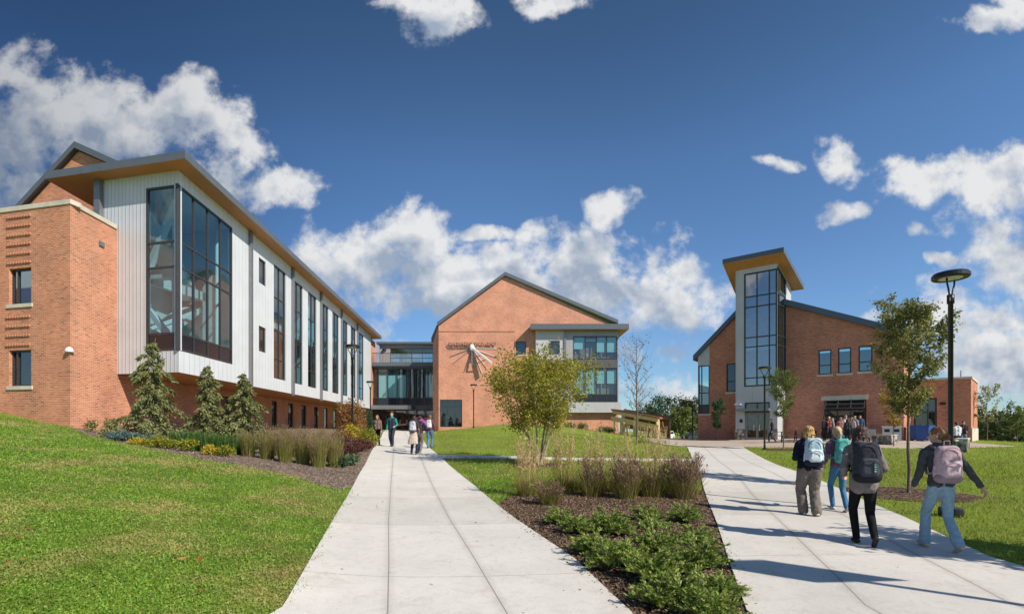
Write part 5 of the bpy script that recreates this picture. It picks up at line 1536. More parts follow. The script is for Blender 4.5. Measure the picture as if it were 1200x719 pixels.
def person(label, loc, face, H=1.68, feet=((.09, .0, 0), (-.09, .0, 0)), toes=(0, 0), hands=((.24, .05, .80), (-.24, .05, .80)), top=(.1, .1, .12), bottom=(.03, .03, .04), shoe=(.5, .5, .48),
           hair='hair_brown', hairstyle='short', skin='skin', voxel=.013, lean=.03, head_turn=0, head_tilt=0, fat=1.0, baggy=.012, sleeves=True, hood=None, sit=None, hem=.86, shorts=False, group=None, leg_flare=0., near=False, coat=None, legb=None, vest=None):
    """local frame: +Y forward, +X right. face = heading angle of +Y measured from world +Y (counter clockwise)."""
    root = thing('person', label, 'person', loc, face, group)
    s = H/1.68
    V = lambda x, y, z: Vector((x, y, z))*s
    hipz = .90 if sit is None else sit/s
    hip = V(0, 0, hipz)
    tl = lean
    chest = hip+V(0, tl*.6, .36); shz = hip+V(0, tl, .50); neck = hip+V(0, tl+.01, .565)
    head = hip+V(0, tl+.045, .69)
    body = []; top_c = []; bot_c = []; shoes = []
    X = Vector((1, 0, 0)); Yv = Vector((0, 1, 0))
    f = fat
    # torso
    tor = [(hip+V(.075*f, 0, .02), .098*f*s, hip+V(.055*f, tl*.3, .20), .088*f*s), (hip+V(-.075*f, 0, .02), .098*f*s, hip+V(-.055*f, tl*.3, .20), .088*f*s),
           (hip+V(.055*f, tl*.3, .20), .088*f*s, chest+V(.075*f, 0, .02), .098*f*s), (hip+V(-.055*f, tl*.3, .20), .088*f*s, chest+V(-.075*f, 0, .02), .098*f*s),
           (chest+V(.075*f, 0, 0), .098*f*s, shz+V(.115, -.01, -.02), .058*s), (chest+V(-.075*f, 0, 0), .098*f*s, shz+V(-.115, -.01, -.02), .058*s),
           (shz+V(.15, -.01, -.03), .052*s, neck, .05*s), (shz+V(-.15, -.01, -.03), .052*s, neck, .05*s)]
    body += tor
    body += [(neck+V(0, 0, -.04), .05*s, head+V(0, -.02, -.05), .048*s)]
    # head built in its own turned frame
    Mh = Matrix.Rotation(head_turn, 3, 'Z')@Matrix.Rotation(-head_tilt, 3, 'X')
    hp = lambda x, y, z: head+(Mh@Vector((x, y, z)))*s
    body += [(hp(0, -.018, .035), .082*s, hp(0, .012, .03), .077*s), (hp(0, .015, .0), .068*s, hp(0, .03, -.065), .044*s), (hp(0, .04, -.08), .022*s, hp(0, .046, -.082), .02*s),
             (hp(0, .078, .015), .009*s, hp(0, .102, -.018), .014*s), (hp(.076, -.005, .005), .016*s, hp(.078, -.012, -.022), .012*s), (hp(-.076, -.005, .005), .016*s, hp(-.078, -.012, -.022), .012*s)]
    # legs
    for sd, ft, to in ((1, feet[0], toes[0]), (-1, feet[1], toes[1])):
        hj = hip+V(.085*sd*f, 0, -.02); ank = Vector(ft)*s+V(0, 0, .085)
        kn, ank = ik(hj, ank, .425*s, .42*s, Vector((.1*sd, 1, .0)))
        body += [(hj, .088*f*s, kn, .056*f*s), (kn, .054*f*s, kn.lerp(ank, .35), .054*f*s), (kn.lerp(ank, .35), .054*f*s, ank, .036*s)]
        e = baggy if legb is None else legb
        if shorts: bot_c += [(hj, (.092*f+e)*s, hj.lerp(kn, .85), (.075*f+e)*s)]
        else: bot_c += [(hj, (.092*f+e)*s, kn, (.058*f+e)*s), (kn, (.058*f+e)*s, ank+V(0, 0, .0), (.042+e*.9+leg_flare)*s)]
        ct = math.cos(to); st = math.sin(to)      # toe pitch (positive = toe down, heel up)
        fw = Vector((0.06*sd, ct, -st)).normalized(); upv = Vector((0, st, ct))
        sole = ank-upv*.052*s
        shoes.append(((sole-fw*.045*s), .038*s, (sole+fw*.10*s-upv*.004*s), .036*s, ((0, st, ct), .8)))
        shoes.append(((sole+fw*.10*s-upv*.004*s), .036*s, (sole+fw*.155*s-upv*.008*s), .028*s, ((0, st, ct), .8)))
        shoes.append((sole+upv*.005*s, .036*s, ank+upv*.025*s, .041*s))
    # arms and hands
    for sd, hd in ((1, hands[0]), (-1, hands[1])):
        sj = shz+V(.175*sd, -.01, -.045); hw = hip+V(hd[0], hd[1], hd[2]-.90)
        el, wr_ = ik(sj, hw, .28*s, .25*s, Vector((.35*sd, -1, -.25)))
        body += [(sj, .05*s, el, .038*s), (el, .037*s, wr_, .025*s)]
        e = baggy*.8
        if sleeves: top_c += [(sj, (.055*max(1, f*.95)+e)*s, el, (.043+e)*s), (el, (.043+e)*s, el.lerp(wr_, .93), (.032+e)*s)]
        else: top_c += [(sj, (.055+e)*s, sj.lerp(el, .6), (.05+e)*s)]
        # palm, four unequal curled fingers, thumb from the side of the palm
        ad = (wr_-el).normalized(); sidev = Vector((0, 1, 0)) if abs(ad.y) < .8 else Vector((0, 0, 1))
        sidev = (sidev-ad*sidev.dot(ad)).normalized(); inn = ad.cross(sidev)*(-sd)
        if inn.x*sd > 0: inn = -inn
        pe_ = wr_+ad*.078*s
        body += [(wr_+ad*.012*s+sidev*.012*s, .02*s, pe_+sidev*.022*s, .017*s, (tuple(inn), .7)), (wr_+ad*.012*s-sidev*.012*s, .02*s, pe_-sidev*.022*s, .016*s, (tuple(inn), .7))]
        for q, (off, ln) in enumerate(((.031, .068), (.011, .076), (-.010, .070), (-.030, .055))):
            b0 = pe_+sidev*off*s; b1 = b0+(ad*.85+inn*.35).normalized()*ln*.5*s; b2_ = b1+(ad*.45+inn*.8).normalized()*ln*.5*s
            body += [(b0, .0098*s, b1, .0092*s), (b1, .0092*s, b2_, .008*s)]
        t0 = wr_+ad*.03*s+sidev*.025*s; t1 = t0+(ad*.55+sidev*.7+inn*.3).normalized()*.036*s; t2 = t1+(ad*.85+sidev*.2+inn*.4).normalized()*.03*s
        body += [(t0, .014*s, t1, .0115*s), (t1, .0115*s, t2, .009*s)]
    e = baggy
    for c in tor: top_c.append((c[0], c[1]+e*1.1*s, c[2], c[3]+e*1.1*s))
    bot_c += [(hip+V(.06*f, 0, -.01), (.098*f+e*.7)*s, hip+V(.055*f, 0, .07), (.09*f+e*.5)*s), (hip+V(-.06*f, 0, -.01), (.098*f+e*.7)*s, hip+V(-.055*f, 0, .07), (.09*f+e*.5)*s)]
    if hem < .86:
        for sx_2 in (.07, -.07): top_c.append((hip+V(sx_2*f, 0, .1), (.1*f+e*1.4)*s, hip+V(sx_2*f, 0, hem-.86), (.105*f+e*1.6)*s))
    if hood: top_c += [(neck+V(.05, -.07, .0), .06*s, neck+V(-.05, -.07, .0), .06*s), (neck+V(.0, -.09, -.06), .07*s, neck+V(0, -.08, -.02), .07*s), (neck+V(.07, .01, -.01), .035*s, neck+V(-.07, .01, -.01), .035*s)]
    bv = voxel*.52 if near else voxel
    add_mesh('body', capsule_mesh(body, bv, 1), M[skin], root)
    add_mesh('jacket' if sleeves else 'shirt', capsule_mesh(top_c, voxel, 2, (.075, .03)), cm(top), root)
    if vest: add_mesh('vest', capsule_mesh([(c[0], c[1]+(e+.02)*s, c[2], c[3]+(e+.016)*s) for c in tor[:6]], voxel), cm(vest), root)
    add_mesh('shorts' if shorts else 'trousers', capsule_mesh(bot_c, voxel, 2, None if legb is not None else ((.06, .026) if baggy > .01 else (.05, .012))), cm(bottom), root)
    add_mesh('shoe', capsule_mesh(shoes[:3], voxel*.8, 1), cm(shoe), root); add_mesh('shoe', capsule_mesh(shoes[3:], voxel*.8, 1), cm(shoe), root)
    if coat:
        cc_ = [(hip+V(.1*f*c, .12*sn, .04), .04*s, hip+V(.15*f*c, -.1+.1*sn, -.40), .05*s) for c, sn in ((1, -.9), (-1, -.9), (.5, -1.1), (-.5, -1.1), (0, -1.2), (1.25, -.3), (-1.25, -.3))]
        cc_ += [(hip+V(.14*f, .02, .06), .04*s, hip+V(-.14*f, .02, .06), .04*s), (hip+V(.14*f, -.08, .06), .04*s, hip+V(-.14*f, -.08, .06), .04*s)]
        add_mesh('tied_coat', capsule_mesh(cc_, voxel, 2, (.08, .04)), cm(coat), root)
    # face
    for sd in (1, -1):
        mb = MB(); mb.ball(hp(.03*sd, .086, .022), .0085*s, 8, 6); mb.build('eye', M['eye'], root, True, local=True)
    mb = MB(); mb.ball(hp(0, .083, -.048), (.021*s, .006*s, .006*s), 8, 6, 0, Mh); mb.build('mouth', M['lips'], root, True, local=True)
    # hair
    hc = [(hp(0, -.028, .05), .084*s, hp(0, .004, .057), .076*s), (hp(0, -.04, .0), .07*s, hp(0, -.038, .04), .08*s), (hp(.042, -.03, .0), .042*s, hp(.04, .015, .045), .042*s), (hp(-.042, -.03, .0), .042*s, hp(-.04, .015, .045), .042*s)]
    rr = random.Random(hash(label) % 1000)
    if hairstyle == 'long':
        for k in range(9):
            a = math.pi*(1.0+(k-4)/4.0*.62)-math.pi/2
            px_, py_ = .085*math.cos(a+math.pi/2+math.pi/2), 0
            ang = (k-4)/4.0*1.35
            p0 = hp(.078*math.sin(ang), -.085*math.cos(ang)+.01, .02)
            p1 = hp(.105*math.sin(ang)+rr.uniform(-.01, .01), -.10*math.cos(ang), -.14)
            p2 = hp(.135*math.sin(ang)+rr.uniform(-.02, .02), -.11*math.cos(ang)-.01, -.27-rr.uniform(0, .06))
            hc += [(p0, .034*s, p1, .036*s), (p1, .036*s, p2, .02*s)]
    elif hairstyle == 'shoulder':
        for k in range(7):
            ang = (k-3)/3.0*1.4
            p0 = hp(.078*math.sin(ang), -.08*math.cos(ang), .01); p1 = hp(.11*math.sin(ang)+rr.uniform(-.012, .012), -.10*math.cos(ang), -.16-rr.uniform(0, .04))
            hc += [(p0, .038*s, p1, .030*s)]
    elif hairstyle == 'ponytail':
        p0 = hp(0, -.11, .05); p1 = hp(.01, -.145, -.03); p2 = hp(-.01, -.13, -.16); p3 = hp(.01, -.115, -.25)
        hc += [(hp(0, -.085, .05), .03*s, p0, .026*s), (p0, .026*s, p1, .038*s), (p1, .038*s, p2, .036*s), (p2, .036*s, p3, .012*s)]
    elif hairstyle == 'bun':
        hc += [(hp(0, -.10, .0), .042*s, hp(0, -.115, -.015), .04*s), (hp(.02, -.10, -.045), .03*s, hp(-.015, -.105, -.06), .026*s)]
    add_mesh('hair', capsule_mesh(hc, voxel*.7, 1, (.028, .03)), M[hair], root)
    root['_dims'] = s
    return root, dict(hip=hip, chest=chest, shz=shz, s=s, f=f, e=baggy)

def pack(label, who, info, col, col2, acc=(.1, .1, .1), w=.30, h=.46, dpt=.17, z=.0, logo=None, tilt=.05, voxel=.013):
    """backpack worn by a person: its own thing, standing free at the wearer's back"""
    root = thing('backpack', label, 'backpack', who.location, who.rotation_euler.z, 'backpacks carried by students')
    s, f, e = info['s'], info['f'], info['e']
    c = info['chest']+Vector((0, -(.098*f+e)*s-dpt*.5+.01, .0+z))
    hw, hh = w/2, h/2
    def cc(dx, dy, dz): return c+Vector((dx, dy-tilt*dz*.5, dz))
    r = dpt*.5
    caps = []
    for k in range(5):
        x = -hw+r+(w-2*r)*k/4
        caps.append((cc(x, 0, -hh+r), r, cc(x*.82, .0, hh-r*1.1), r*.9))
    add_mesh('main_bag', capsule_mesh(caps, voxel, 2, (.09, .025)), cm(col), root)
    caps = []
    pr_ = r*.62
    for k in range(4):
        x = (-hw+r+(w-2*r)*k/3)*.82
        caps.append((cc(x, -r*.72, -hh+pr_+.02), pr_, cc(x, -r*.72, -.03), pr_*.85))
    add_mesh('front_pocket', capsule_mesh(caps, voxel), cm(col2), root)
    caps = [(cc(-hw+r*.9, -r*.10, -hh+.03), r*.9, cc(hw-r*.9, -r*.10, -hh+.03), r*.9)]
    add_mesh('base_panel', capsule_mesh(caps, voxel), cm(acc), root)
    mb = MB(); pts = [cc((hw-.045)*math.cos(math.pi*k/12), -r*.93-.012, .05+(hh-.10)*math.sin(math.pi*k/12)) for k in range(13)]
    mb.tube(pts, .006, 5); mb.build('zip', cm(acc), root, True, local=True)
    mb = MB(); mb.tube([cc(-.035, r*.3, hh-.02), cc(-.03, r*.3, hh+.035), cc(.03, r*.3, hh+.035), cc(.035, r*.3, hh-.02)], .01, 6); mb.build('handle', cm(acc), root, True, local=True)
    sz = info['shz']
    for sd in (1, -1):
        mb = MB(); q = (.098*f+e)*s
        pts = [cc(.085*sd, r*.7, hh-.09), Vector((.11*sd, sz.y-.03, sz.z+.055+e)), Vector((.115*sd, sz.y+.06, sz.z+.02+e)), Vector((.12*sd, info['chest'].y+q+.016, info['chest'].z+.02)),
               Vector((.15*sd*f, info['chest'].y+q*.75, info['chest'].z-.12)), Vector((.19*sd*f, info['chest'].y-.02, info['chest'].z-.19)), cc((hw-.03)*sd, r*.6, -hh+.08)]
        mb.tube(pts, .017, 6); mb.build('strap', cm(acc), root, True, local=True)
    for sd in (1, -1):
        add_mesh('side_pocket', capsule_mesh([(cc((hw-.035)*sd, 0, -hh+.05), .042, cc((hw-.04)*sd, 0, -hh+.17), .04)], voxel), cm(col2), root)
    mb = MB(); pts = [cc((hw-.075)*math.cos(math.pi*k/10), -r*1.34-.012, -.09+.075*math.sin(math.pi*k/10)) for k in range(11)]
    mb.tube(pts, .005, 5); mb.build('pocket_zip', cm(acc), root, True, local=True)
    for k in range(5 if logo and col[1] < .2 else 0):
        mb = MB(); q = cc(.045, -r*1.30-.006, -.04-.032*k); mb.box(q.x, q.x+.022, q.y-.006, q.y+.02, q.z, q.z+.016); mb.build('webbing_loop', cm(logo), root, local=True)
    if logo and col[1] > .2:
        mb = MB(); q = cc(-.05, -r*1.38-.004, -.045); mb.box(q.x, q.x+.1, q.y-.003, q.y, q.z, q.z+.028); mb.build('logo_patch', cm(logo), root, local=True)
    return root

def gp_(px, py): v = gp(px, py); v.z += .035; return v
CAMP = Vector((0, 0, 0))
NEARG = 'students walking up the right path'
hd = math.radians
# navy jacket, taupe trousers
p, i = person('walker in a navy jacket and taupe trousers, long golden blond hair', gp_(949, 606), hd(-12), 1.68, feet=((.09, -.08, 0), (-.08, .10, 0)), toes=(.25, 0), hands=((.16, .22, 1.03), (-.2, .2, 1.08)), top=(.012, .014, .035),
              bottom=(.17, .145, .13), shoe=(.72, .70, .66), hair='hair_blond', hairstyle='long', fat=1.14, baggy=.024, leg_flare=.03, lean=.05, head_turn=.35, near=True, group=NEARG)
pack('pale blue and white backpack on the walker in the navy jacket', p, i, (.40, .56, .66), (.60, .72, .78), (.02, .025, .045), .34, .50, .2, .0)
# teal pack, jeans
p, i = person('slim walker in blue jeans and a mauve top, pale blond ponytail', gp_(983, 600), hd(-8), 1.66, feet=((.05, -.20, 0.01), (-.04, .16, 0)), toes=(.35, -.1), hands=((.2, .15, 1.0), (-.22, .12, .95)), top=(.17, .10, .15),
              bottom=(.055, .17, .32), shoe=(.50, .47, .43), hair='hair_pale', hairstyle='ponytail', fat=.88, baggy=.006, lean=.04, head_turn=-.1, near=True, group=NEARG)
pack('turquoise backpack on the slim walker in blue jeans', p, i, (.10, .42, .38), (.16, .52, .47), (.10, .40, .37), .29, .47, .17, .0, (.02, .05, .05))
# black leggings, grey hoodie
p, i = person('walker in black leggings and a grey hooded top, long dark wavy hair', gp_(1012, 640), hd(-20), 1.67, feet=((.06, -.26, .07), (-.07, .07, 0)), toes=(.75, 0), hands=((.2, .2, 1.0), (-.2, .2, .98)), top=(.20, .17, .175),
              bottom=(.008, .008, .010), shoe=(.03, .03, .035), hair='hair_dark', hairstyle='long', fat=.94, baggy=.012, legb=.007, lean=.08, hood=True, near=True, group=NEARG, head_tilt=.25, hem=.80)
pack('large charcoal backpack with mint trim on the walker with long dark hair', p, i, (.035, .04, .055), (.055, .06, .08), (.02, .022, .03), .36, .54, .22, -.02, (.25, .55, .48))
# pink pack, pale jeans, grey top
p, i = person('walker in pale blue jeans and a dark grey top, brown hair in a bun', gp_(1103, 648), hd(-14), 1.65, feet=((.10, -.20, .04), (-.09, .22, 0)), toes=(.5, -.1), hands=((.42, -.10, .90), (-.26, .16, .88)), top=(.07, .075, .085),
              bottom=(.27, .40, .52), shoe=(.50, .42, .32), hair='hair_brown', hairstyle='bun', fat=.86, baggy=.009, leg_flare=.02, lean=.06, head_turn=1.0, near=True, group=NEARG)
pack('dusty pink backpack on the walker in pale jeans', p, i, (.46, .33, .38), (.54, .41, .46), (.30, .22, .27), .33, .48, .2, -.01)

MIDG = 'people on the left path near the entrance'
person('woman in a brown patterned top and black trousers walking towards the viewer', gp_(442.5, 522), hd(172), 1.64, feet=((.06, .1, 0), (-.06, -.1, 0)), hands=((.08, .2, 1.1), (-.24, .05, .82)), top=(.20, .14, .12), bottom=(.012, .012, .014), shoe=(.02, .02, .02), hair='hair_brown', hairstyle='shoulder', group=MIDG)
person('man in a dark vest with teal green sleeves walking towards the viewer', gp_(459.5, 523.5), hd(175), 1.80, feet=((.07, -.1, 0), (-.07, .12, 0)), hands=((.25, .08, .84), (-.2, .16, 1.0)), top=(.02, .26, .22), vest=(.03, .035, .06), bottom=(.03, .04, .065), shoe=(.12, .06, .04), hair='hair_brown', hairstyle='short', group=MIDG)
p, i = person('student with a beige coat tied round the waist, one arm stretched out', gp_(485, 533), hd(-8), 1.68, feet=((.08, .1, 0), (-.08, -.08, 0)), toes=(0, .2), hands=((.25, .05, .86), (-.70, .15, 1.30)), top=(.05, .035, .035), bottom=(.02, .03, .07), shoe=(.06, .05, .05), hair='hair_dark', hairstyle='shoulder', skin='skin_dark', coat=(.52, .42, .36), group=MIDG, sleeves=False)
pack('pale grey backpack on the student with the tied coat', p, i, (.46, .48, .56), (.55, .56, .63), (.12, .13, .2), .32, .46, .2)
p, i = person('student half hidden behind the tied coat, dark top and grey trousers', gp_(491.5, 531), hd(-5), 1.66, hands=((.3, .1, 1.25), (-.2, .15, .95)), feet=((.08, -.12, .02), (-.06, .1, 0)), toes=(.3, 0), top=(.05, .045, .06), bottom=(.16, .15, .15), shoe=(.3, .3, .3), hair='hair_dark', hairstyle='short', group=MIDG)
p, i = person('student in blue jeans and a plum top next to the lawn edge', gp_(503.5, 525.5), hd(-6), 1.68, feet=((.07, .1, 0), (-.07, -.1, 0)), toes=(0, .3), hands=((.3, .0, .86), (-.22, .1, .85)), top=(.13, .05, .08), bottom=(.10, .19, .36), shoe=(.05, .05, .05), hair='hair_brown', hairstyle='short', group=MIDG)
pack('white backpack on the student in blue jeans by the lawn', p, i, (.62, .62, .62), (.70, .70, .70), (.2, .2, .22), .3, .44, .18)
# purple cloth bag carried high on the shoulder
hp_ = gp_(494.5, 529)
bag = thing('shoulder_bag', 'bright purple bag held high on a shoulder in the middle of the group', 'bag', (hp_.x, hp_.y, hp_.z+1.38), hd(-20), None)
add_mesh('bag_body', capsule_mesh([((-.16, 0, .16), .11, (.12, 0, -.06), .13), ((-.1, .05, .12), .1, (.1, .04, -.1), .11)], .013), cm((.33, .05, .36)), bag)
mb = MB(); mb.tube([(-.2, 0, .2), (-.05, .02, .31), (.1, 0, .12), (.18, 0, -.05)], .018, 6); mb.build('strap', cm((.05, .03, .05)), bag, True, local=True)

# people further off
FARG = 'people gathered by the open garage door'
person('student in black crossing the plaza in front of the tower doors', gp_(905, 518.6), hd(70), 1.72, feet=((.07, .2, 0), (-.07, -.2, .05)), toes=(0, .4), top=(.03, .03, .035), bottom=(.05, .05, .06), shoe=(.5, .5, .5), hair='hair_dark', voxel=.018)
fars = [(966.5, 36.3, 1.70, (.02, .02, .025), (.03, .03, .04), 'hair_dark', 'short', hd(20), 'person in a black coat at the left of the garage crowd'),
        (971.5, 37.6, 1.72, (.45, .12, .10), (.04, .04, .06), 'hair_pale', 'short', hd(150), 'person in a red top facing out of the garage'),
        (976.5, 36.0, 1.62, (.22, .22, .23), (.03, .03, .04), 'hair_grey', 'shoulder', hd(60), 'person in a grey top between the red and black figures'),
        (984.5, 37.4, 1.66, (.30, .14, .14), (.05, .05, .07), 'hair_brown', 'short', hd(170), 'person in a dusty red top in the middle of the garage opening'),
        (990.8, 38.0, 1.80, (.62, .60, .57), (.03, .03, .04), 'hair_grey', 'short', hd(160), 'tall person in a cream top standing in the garage opening'),
        (993.5, 35.2, 1.58, (.05, .05, .055), (.02, .02, .03), 'hair_dark', 'shoulder', hd(-30), 'person in black with a shoulder bag before the garage'),
        (998.5, 36.6, 1.66, (.50, .40, .40), (.10, .1, .14), 'hair_brown', 'long', hd(120), 'long haired person in a pale pink top by the garage'),
        (1002.5, 37.3, 1.74, (.30, .28, .29), (.05, .05, .07), 'hair_grey', 'short', hd(100), 'person in a light grey sweater right of the garage middle'),
        (1008, 37.6, 1.80, (.06, .10, .20), (.04, .04, .06), 'hair_dark', 'short', hd(140), 'person in a blue jacket at the right side of the garage opening')]
for px, d, H_, tp_, bt_, hr, hs, fa, lab in fars:
    b = gd(px, d); b.z += .03
    person(lab, b, fa, H_, top=tp_, bottom=bt_, hair=hr, hairstyle=hs, voxel=.02, group=FARG, hands=((.18, .2, 1.0), (-.24, .05, .84)))
WALLS = gd(1125.5, 28.6)
person('person in a white shirt sitting on the low stone wall near the annex', (gd(1121.5, 28.9)), hd(-20), 1.62, sit=.86, feet=((.1, .38, .33), (-.1, .36, .33)), hands=((.2, .25, .9), (-.2, .25, .92)), top=(.66, .68, .72), bottom=(.05, .05, .07), hair='hair_dark', hairstyle='bun', voxel=.018)
person('person in a black top and shorts standing behind the low stone wall', gd(1128.5, 29.8), hd(150), 1.62, hands=((.06, .2, 1.25), (-.15, .2, 1.05)), top=(.03, .03, .035), bottom=(.12, .14, .2), hair='hair_dark', voxel=.018, shorts=True)

# ------------------------------------------------------------------ street furniture and small objects
LG = 'black post lamps along the paths'
def lamp(label, base, H, sc=1.0, rz=0, foot=False, fat=1.0):
    root = thing('street_lamp', label, 'street lamp', base, rz, LG)
    r = .055*sc*fat
    mb = MB(); mb.lathe((0, 0, 0), [(.0, -.3), (r*1.25, -.3), (r*1.2, .25), (r, .3), (r*.95, H-.62*sc), (r*1.35, H-.615*sc), (r*1.35, H-.40*sc), (r*.7, H-.39*sc), (.01, H-.385*sc)], 14); mb.build('pole', M['black_metal'], root, True, local=True)
    mb = MB()
    fr = .16 if not foot else .19
    mb.lathe((0, 0, 0), [(0.01, -.2), (fr, -.2), (fr, .07 if not foot else .14), (fr*.8, .1 if not foot else .17), (.01, .11 if not foot else .18)], 18); mb.build('base', M['black_metal'], root, local=True)
    for sd in (1, -1):
        mb = MB(); mb.tube([(sd*r*1.1, 0, H-.60*sc), (sd*r*1.3, 0, H-.42*sc), (sd*.12*sc, 0, H-.28*sc), (sd*.21*sc, 0, H-.13*sc), (sd*.22*sc, 0, H-.02*sc)], .02*sc, 7); mb.build('arm', M['black_metal'], root, True, local=True)
    hd_ = MB(); hd_.lathe((0, 0, H), [(.24*sc, .0), (.35*sc, -.012*sc), (.372*sc, .01*sc), (.37*sc, .085*sc), (.33*sc, .13*sc), (.01, .155*sc)], 28); ho = hd_.build('lamp_head', M['black_metal'], root, False, local=True)
    ln = MB(); ln.lathe((0, 0, H), [(.01, .0), (.235*sc, -.004*sc), (.235*sc, .02*sc), (.01, .03*sc)], 24); ln.build('lens', M['lens'], ho, local=True)
    return root
lamp('tall black lamp post on the right lawn, nearest and largest of the lamps', LAMP_R, E+(HZ-326)/F_PX*9.4-LAMP_R.z+.0, .78, R(30), True)
b = gd(413, 26); lamp('black lamp post in front of the long white building, among copper shrubs', b, E+(HZ-407)/F_PX*26-b.z, 1.0, R(15))
b = gd(434, 44); lamp('black lamp post by the entrance, against the glass connector', b, E+(HZ-448)/F_PX*44-b.z, .95, R(15))
b = gd(555, 52); lamp('black lamp post against the brick gable below the sundial', b, E+(HZ-451.5)/F_PX*52-b.z, 1.0, R(5))
b = gd(896, 31.3); lamp('black lamp post on the lawn in front of the tower doors', b, E+(HZ-432)/F_PX*31.3-b.z, 1.0, R(-10))
b = gd(811.6, 58); lamp('nearest of three distant lamp posts left of the tower building', b, E+(HZ-471)/F_PX*58-b.z, 1.0)
b = gd(800.6, 72); lamp('middle one of three distant lamp posts left of the tower building', b, E+(HZ-479)/F_PX*72-b.z, 1.0)
b = gd(793.4, 88); lamp('farthest and smallest of the three distant lamp posts', b, E+(HZ-482.5)/F_PX*88-b.z, 1.0)
# banner post just right of the view: its shadow crosses the right walk
bb = Vector((7.0, 2.95, G(7.0, 2.95)))
br = thing('banner_post', 'slim post with two hanging banners just off the right side of the walk', 'banner post', bb)
mb = MB(); mb.tube([(0, 0, -.2), (0, 0, 4.5)], [.05, .04], 10); mb.build('pole', M['black_metal'], br, True, local=True)
for sd in (1, -1):
    mb = MB(); mb.obox((sd*.07-(.0 if sd > 0 else .42), -.004, 3.2), (.42, 0, 0), (0, .008, 0), (0, 0, 1.1)); mb.build('banner', M['banner'], br, local=True)
    mb = MB(); mb.tube([(sd*.03, 0, 4.33), (sd*.5, 0, 4.33)], .012, 6); mb.build('bracket', M['black_metal'], br, local=True)

# timber ramp shelter by the central building
sb = gd(742, 50); ssh = thing('timber_shelter', 'open timber shelter with sloping roof and handrail beside the glazed bay', 'shelter', sb)
def sp_(px, py, d): return P(px, py, d)
pa = [(719, 50), (731.5, 48.8), (770.5, 45.5)]
mb = MB(); A, B = sp_(716, 480.5, 50.3), sp_(773, 490.5, 45.3); bk_ = Vector((2.2, 3.6, 0))
mb.obox(A, B-A, bk_, (0, 0, .16)); mb.build('roof', M['timber_red'], ssh)
A2, B2 = sp_(718, 482.5, 50.2), sp_(772, 492.3, 45.4)
mb = MB(); mb.beam(A2, B2, .2, .30); mb.build('front_beam', M['timber'], ssh)
mb = MB(); mb.beam(A2+bk_*.95, B2+bk_*.95, .16, .26); mb.build('rear_beam', M['timber'], ssh)
for px, d in ((731.3, 48.9), (746.5, 47.5), (771, 45.5)):
    t_ = (px-718)/(772-718); top_ = A2.lerp(B2, t_)
    for kk in (0, .93):
        q_ = top_+bk_*kk; mb = MB(); mb.box(q_.x-.15, q_.x+.15, q_.y-.15, q_.y+.15, G(q_.x, q_.y)-.2, q_.z-.1); mb.build('post', M['timber'], ssh)
A3, B3 = sp_(716.5, 490, 50), sp_(772, 500.7, 45.2)
mb = MB(); mb.beam(A3, B3, .16, .46); mb.build('handrail', M['timber'], ssh)
for k in range(7):
    q_ = A3.lerp(B3, (k+.5)/7); mb = MB(); mb.box(q_.x-.06, q_.x+.06, q_.y+.03, q_.y+.12, G(q_.x, q_.y)-.2, q_.z); mb.build('baluster', M['timber'], ssh)
mb = MB(); mb.obox(A3+bk_*.9+Vector((0, 0, -.9)), B3-A3, (.05, .08, 0), (0, 0, 2.0)); mb.build('rear_wall', M['timber_red'], ssh)

# low stone walls
def stone_wall(label, a, b, h, th, name='stone_wall', cap=True):
    c = (a+b)/2; root = thing(name, label, 'stone wall', (c.x, c.y, G(c.x, c.y)))
    d = Vector((b.x-a.x, b.y-a.y, 0)); nrm = Vector((-d.y, d.x, 0)).normalized()*th
    rr = random.Random(hash(label) % 99); mb = MB()
    L = d.length; rows = 3; hh = h/rows
    for r_ in range(rows):
        x = 0
        while x < L-.05:
            w = min(rr.uniform(.25, .5), L-x); j = rr.uniform(-.02, .02)
            p = Vector((a.x, a.y, 0))+d.normalized()*x; p.z = min(G(a.x, a.y), G(b.x, b.y))-.1+(h+.1)*r_/rows
            mb.obox(p+nrm.normalized()*j+Vector((0, 0, .004)), d.normalized()*(w-.012), nrm, (0, 0, (h+.1)/rows-.01)); x += w
    mb.build('stones', M['rubble'], root)
    if cap:
        mb = MB(); zc = min(G(a.x, a.y), G(b.x, b.y))+h; mb.obox((a.x-nrm.x*.05, a.y-nrm.y*.05, zc), d, nrm*1.1, (0, 0, .07)); mb.build('capstone', M['stone'], root)
    return root
stone_wall('low rubble stone wall between the garage and the golden tree', gd(1020, 33.5), gd(1045, 31.8), .62, .4)
stone_wall('low stone seat wall with a green end panel near the annex', gd(1133.5, 27.6), gd(1136.5, 30.5), .72, .5)
q_ = gd(1126, 27.9); gb = thing('green_box', 'green fronted planter box at the end of the low stone seat wall', 'planter', q_)
mb = MB(); mb.box(-.32, .32, -.02, 1.5, -.1, .62); mb.build('box', M['green_panel'], gb, local=True)
mb = MB(); mb.box(-.36, .36, -.06, 1.54, .623, .70); mb.build('top_slab', M['stone'], gb, local=True)
for k in range(4): mb = MB(); mb.box(-.3, .3, -.045, -.022, .02+.15*k, .10+.15*k); mb.build('slat', M['green_panel'], gb, local=True)

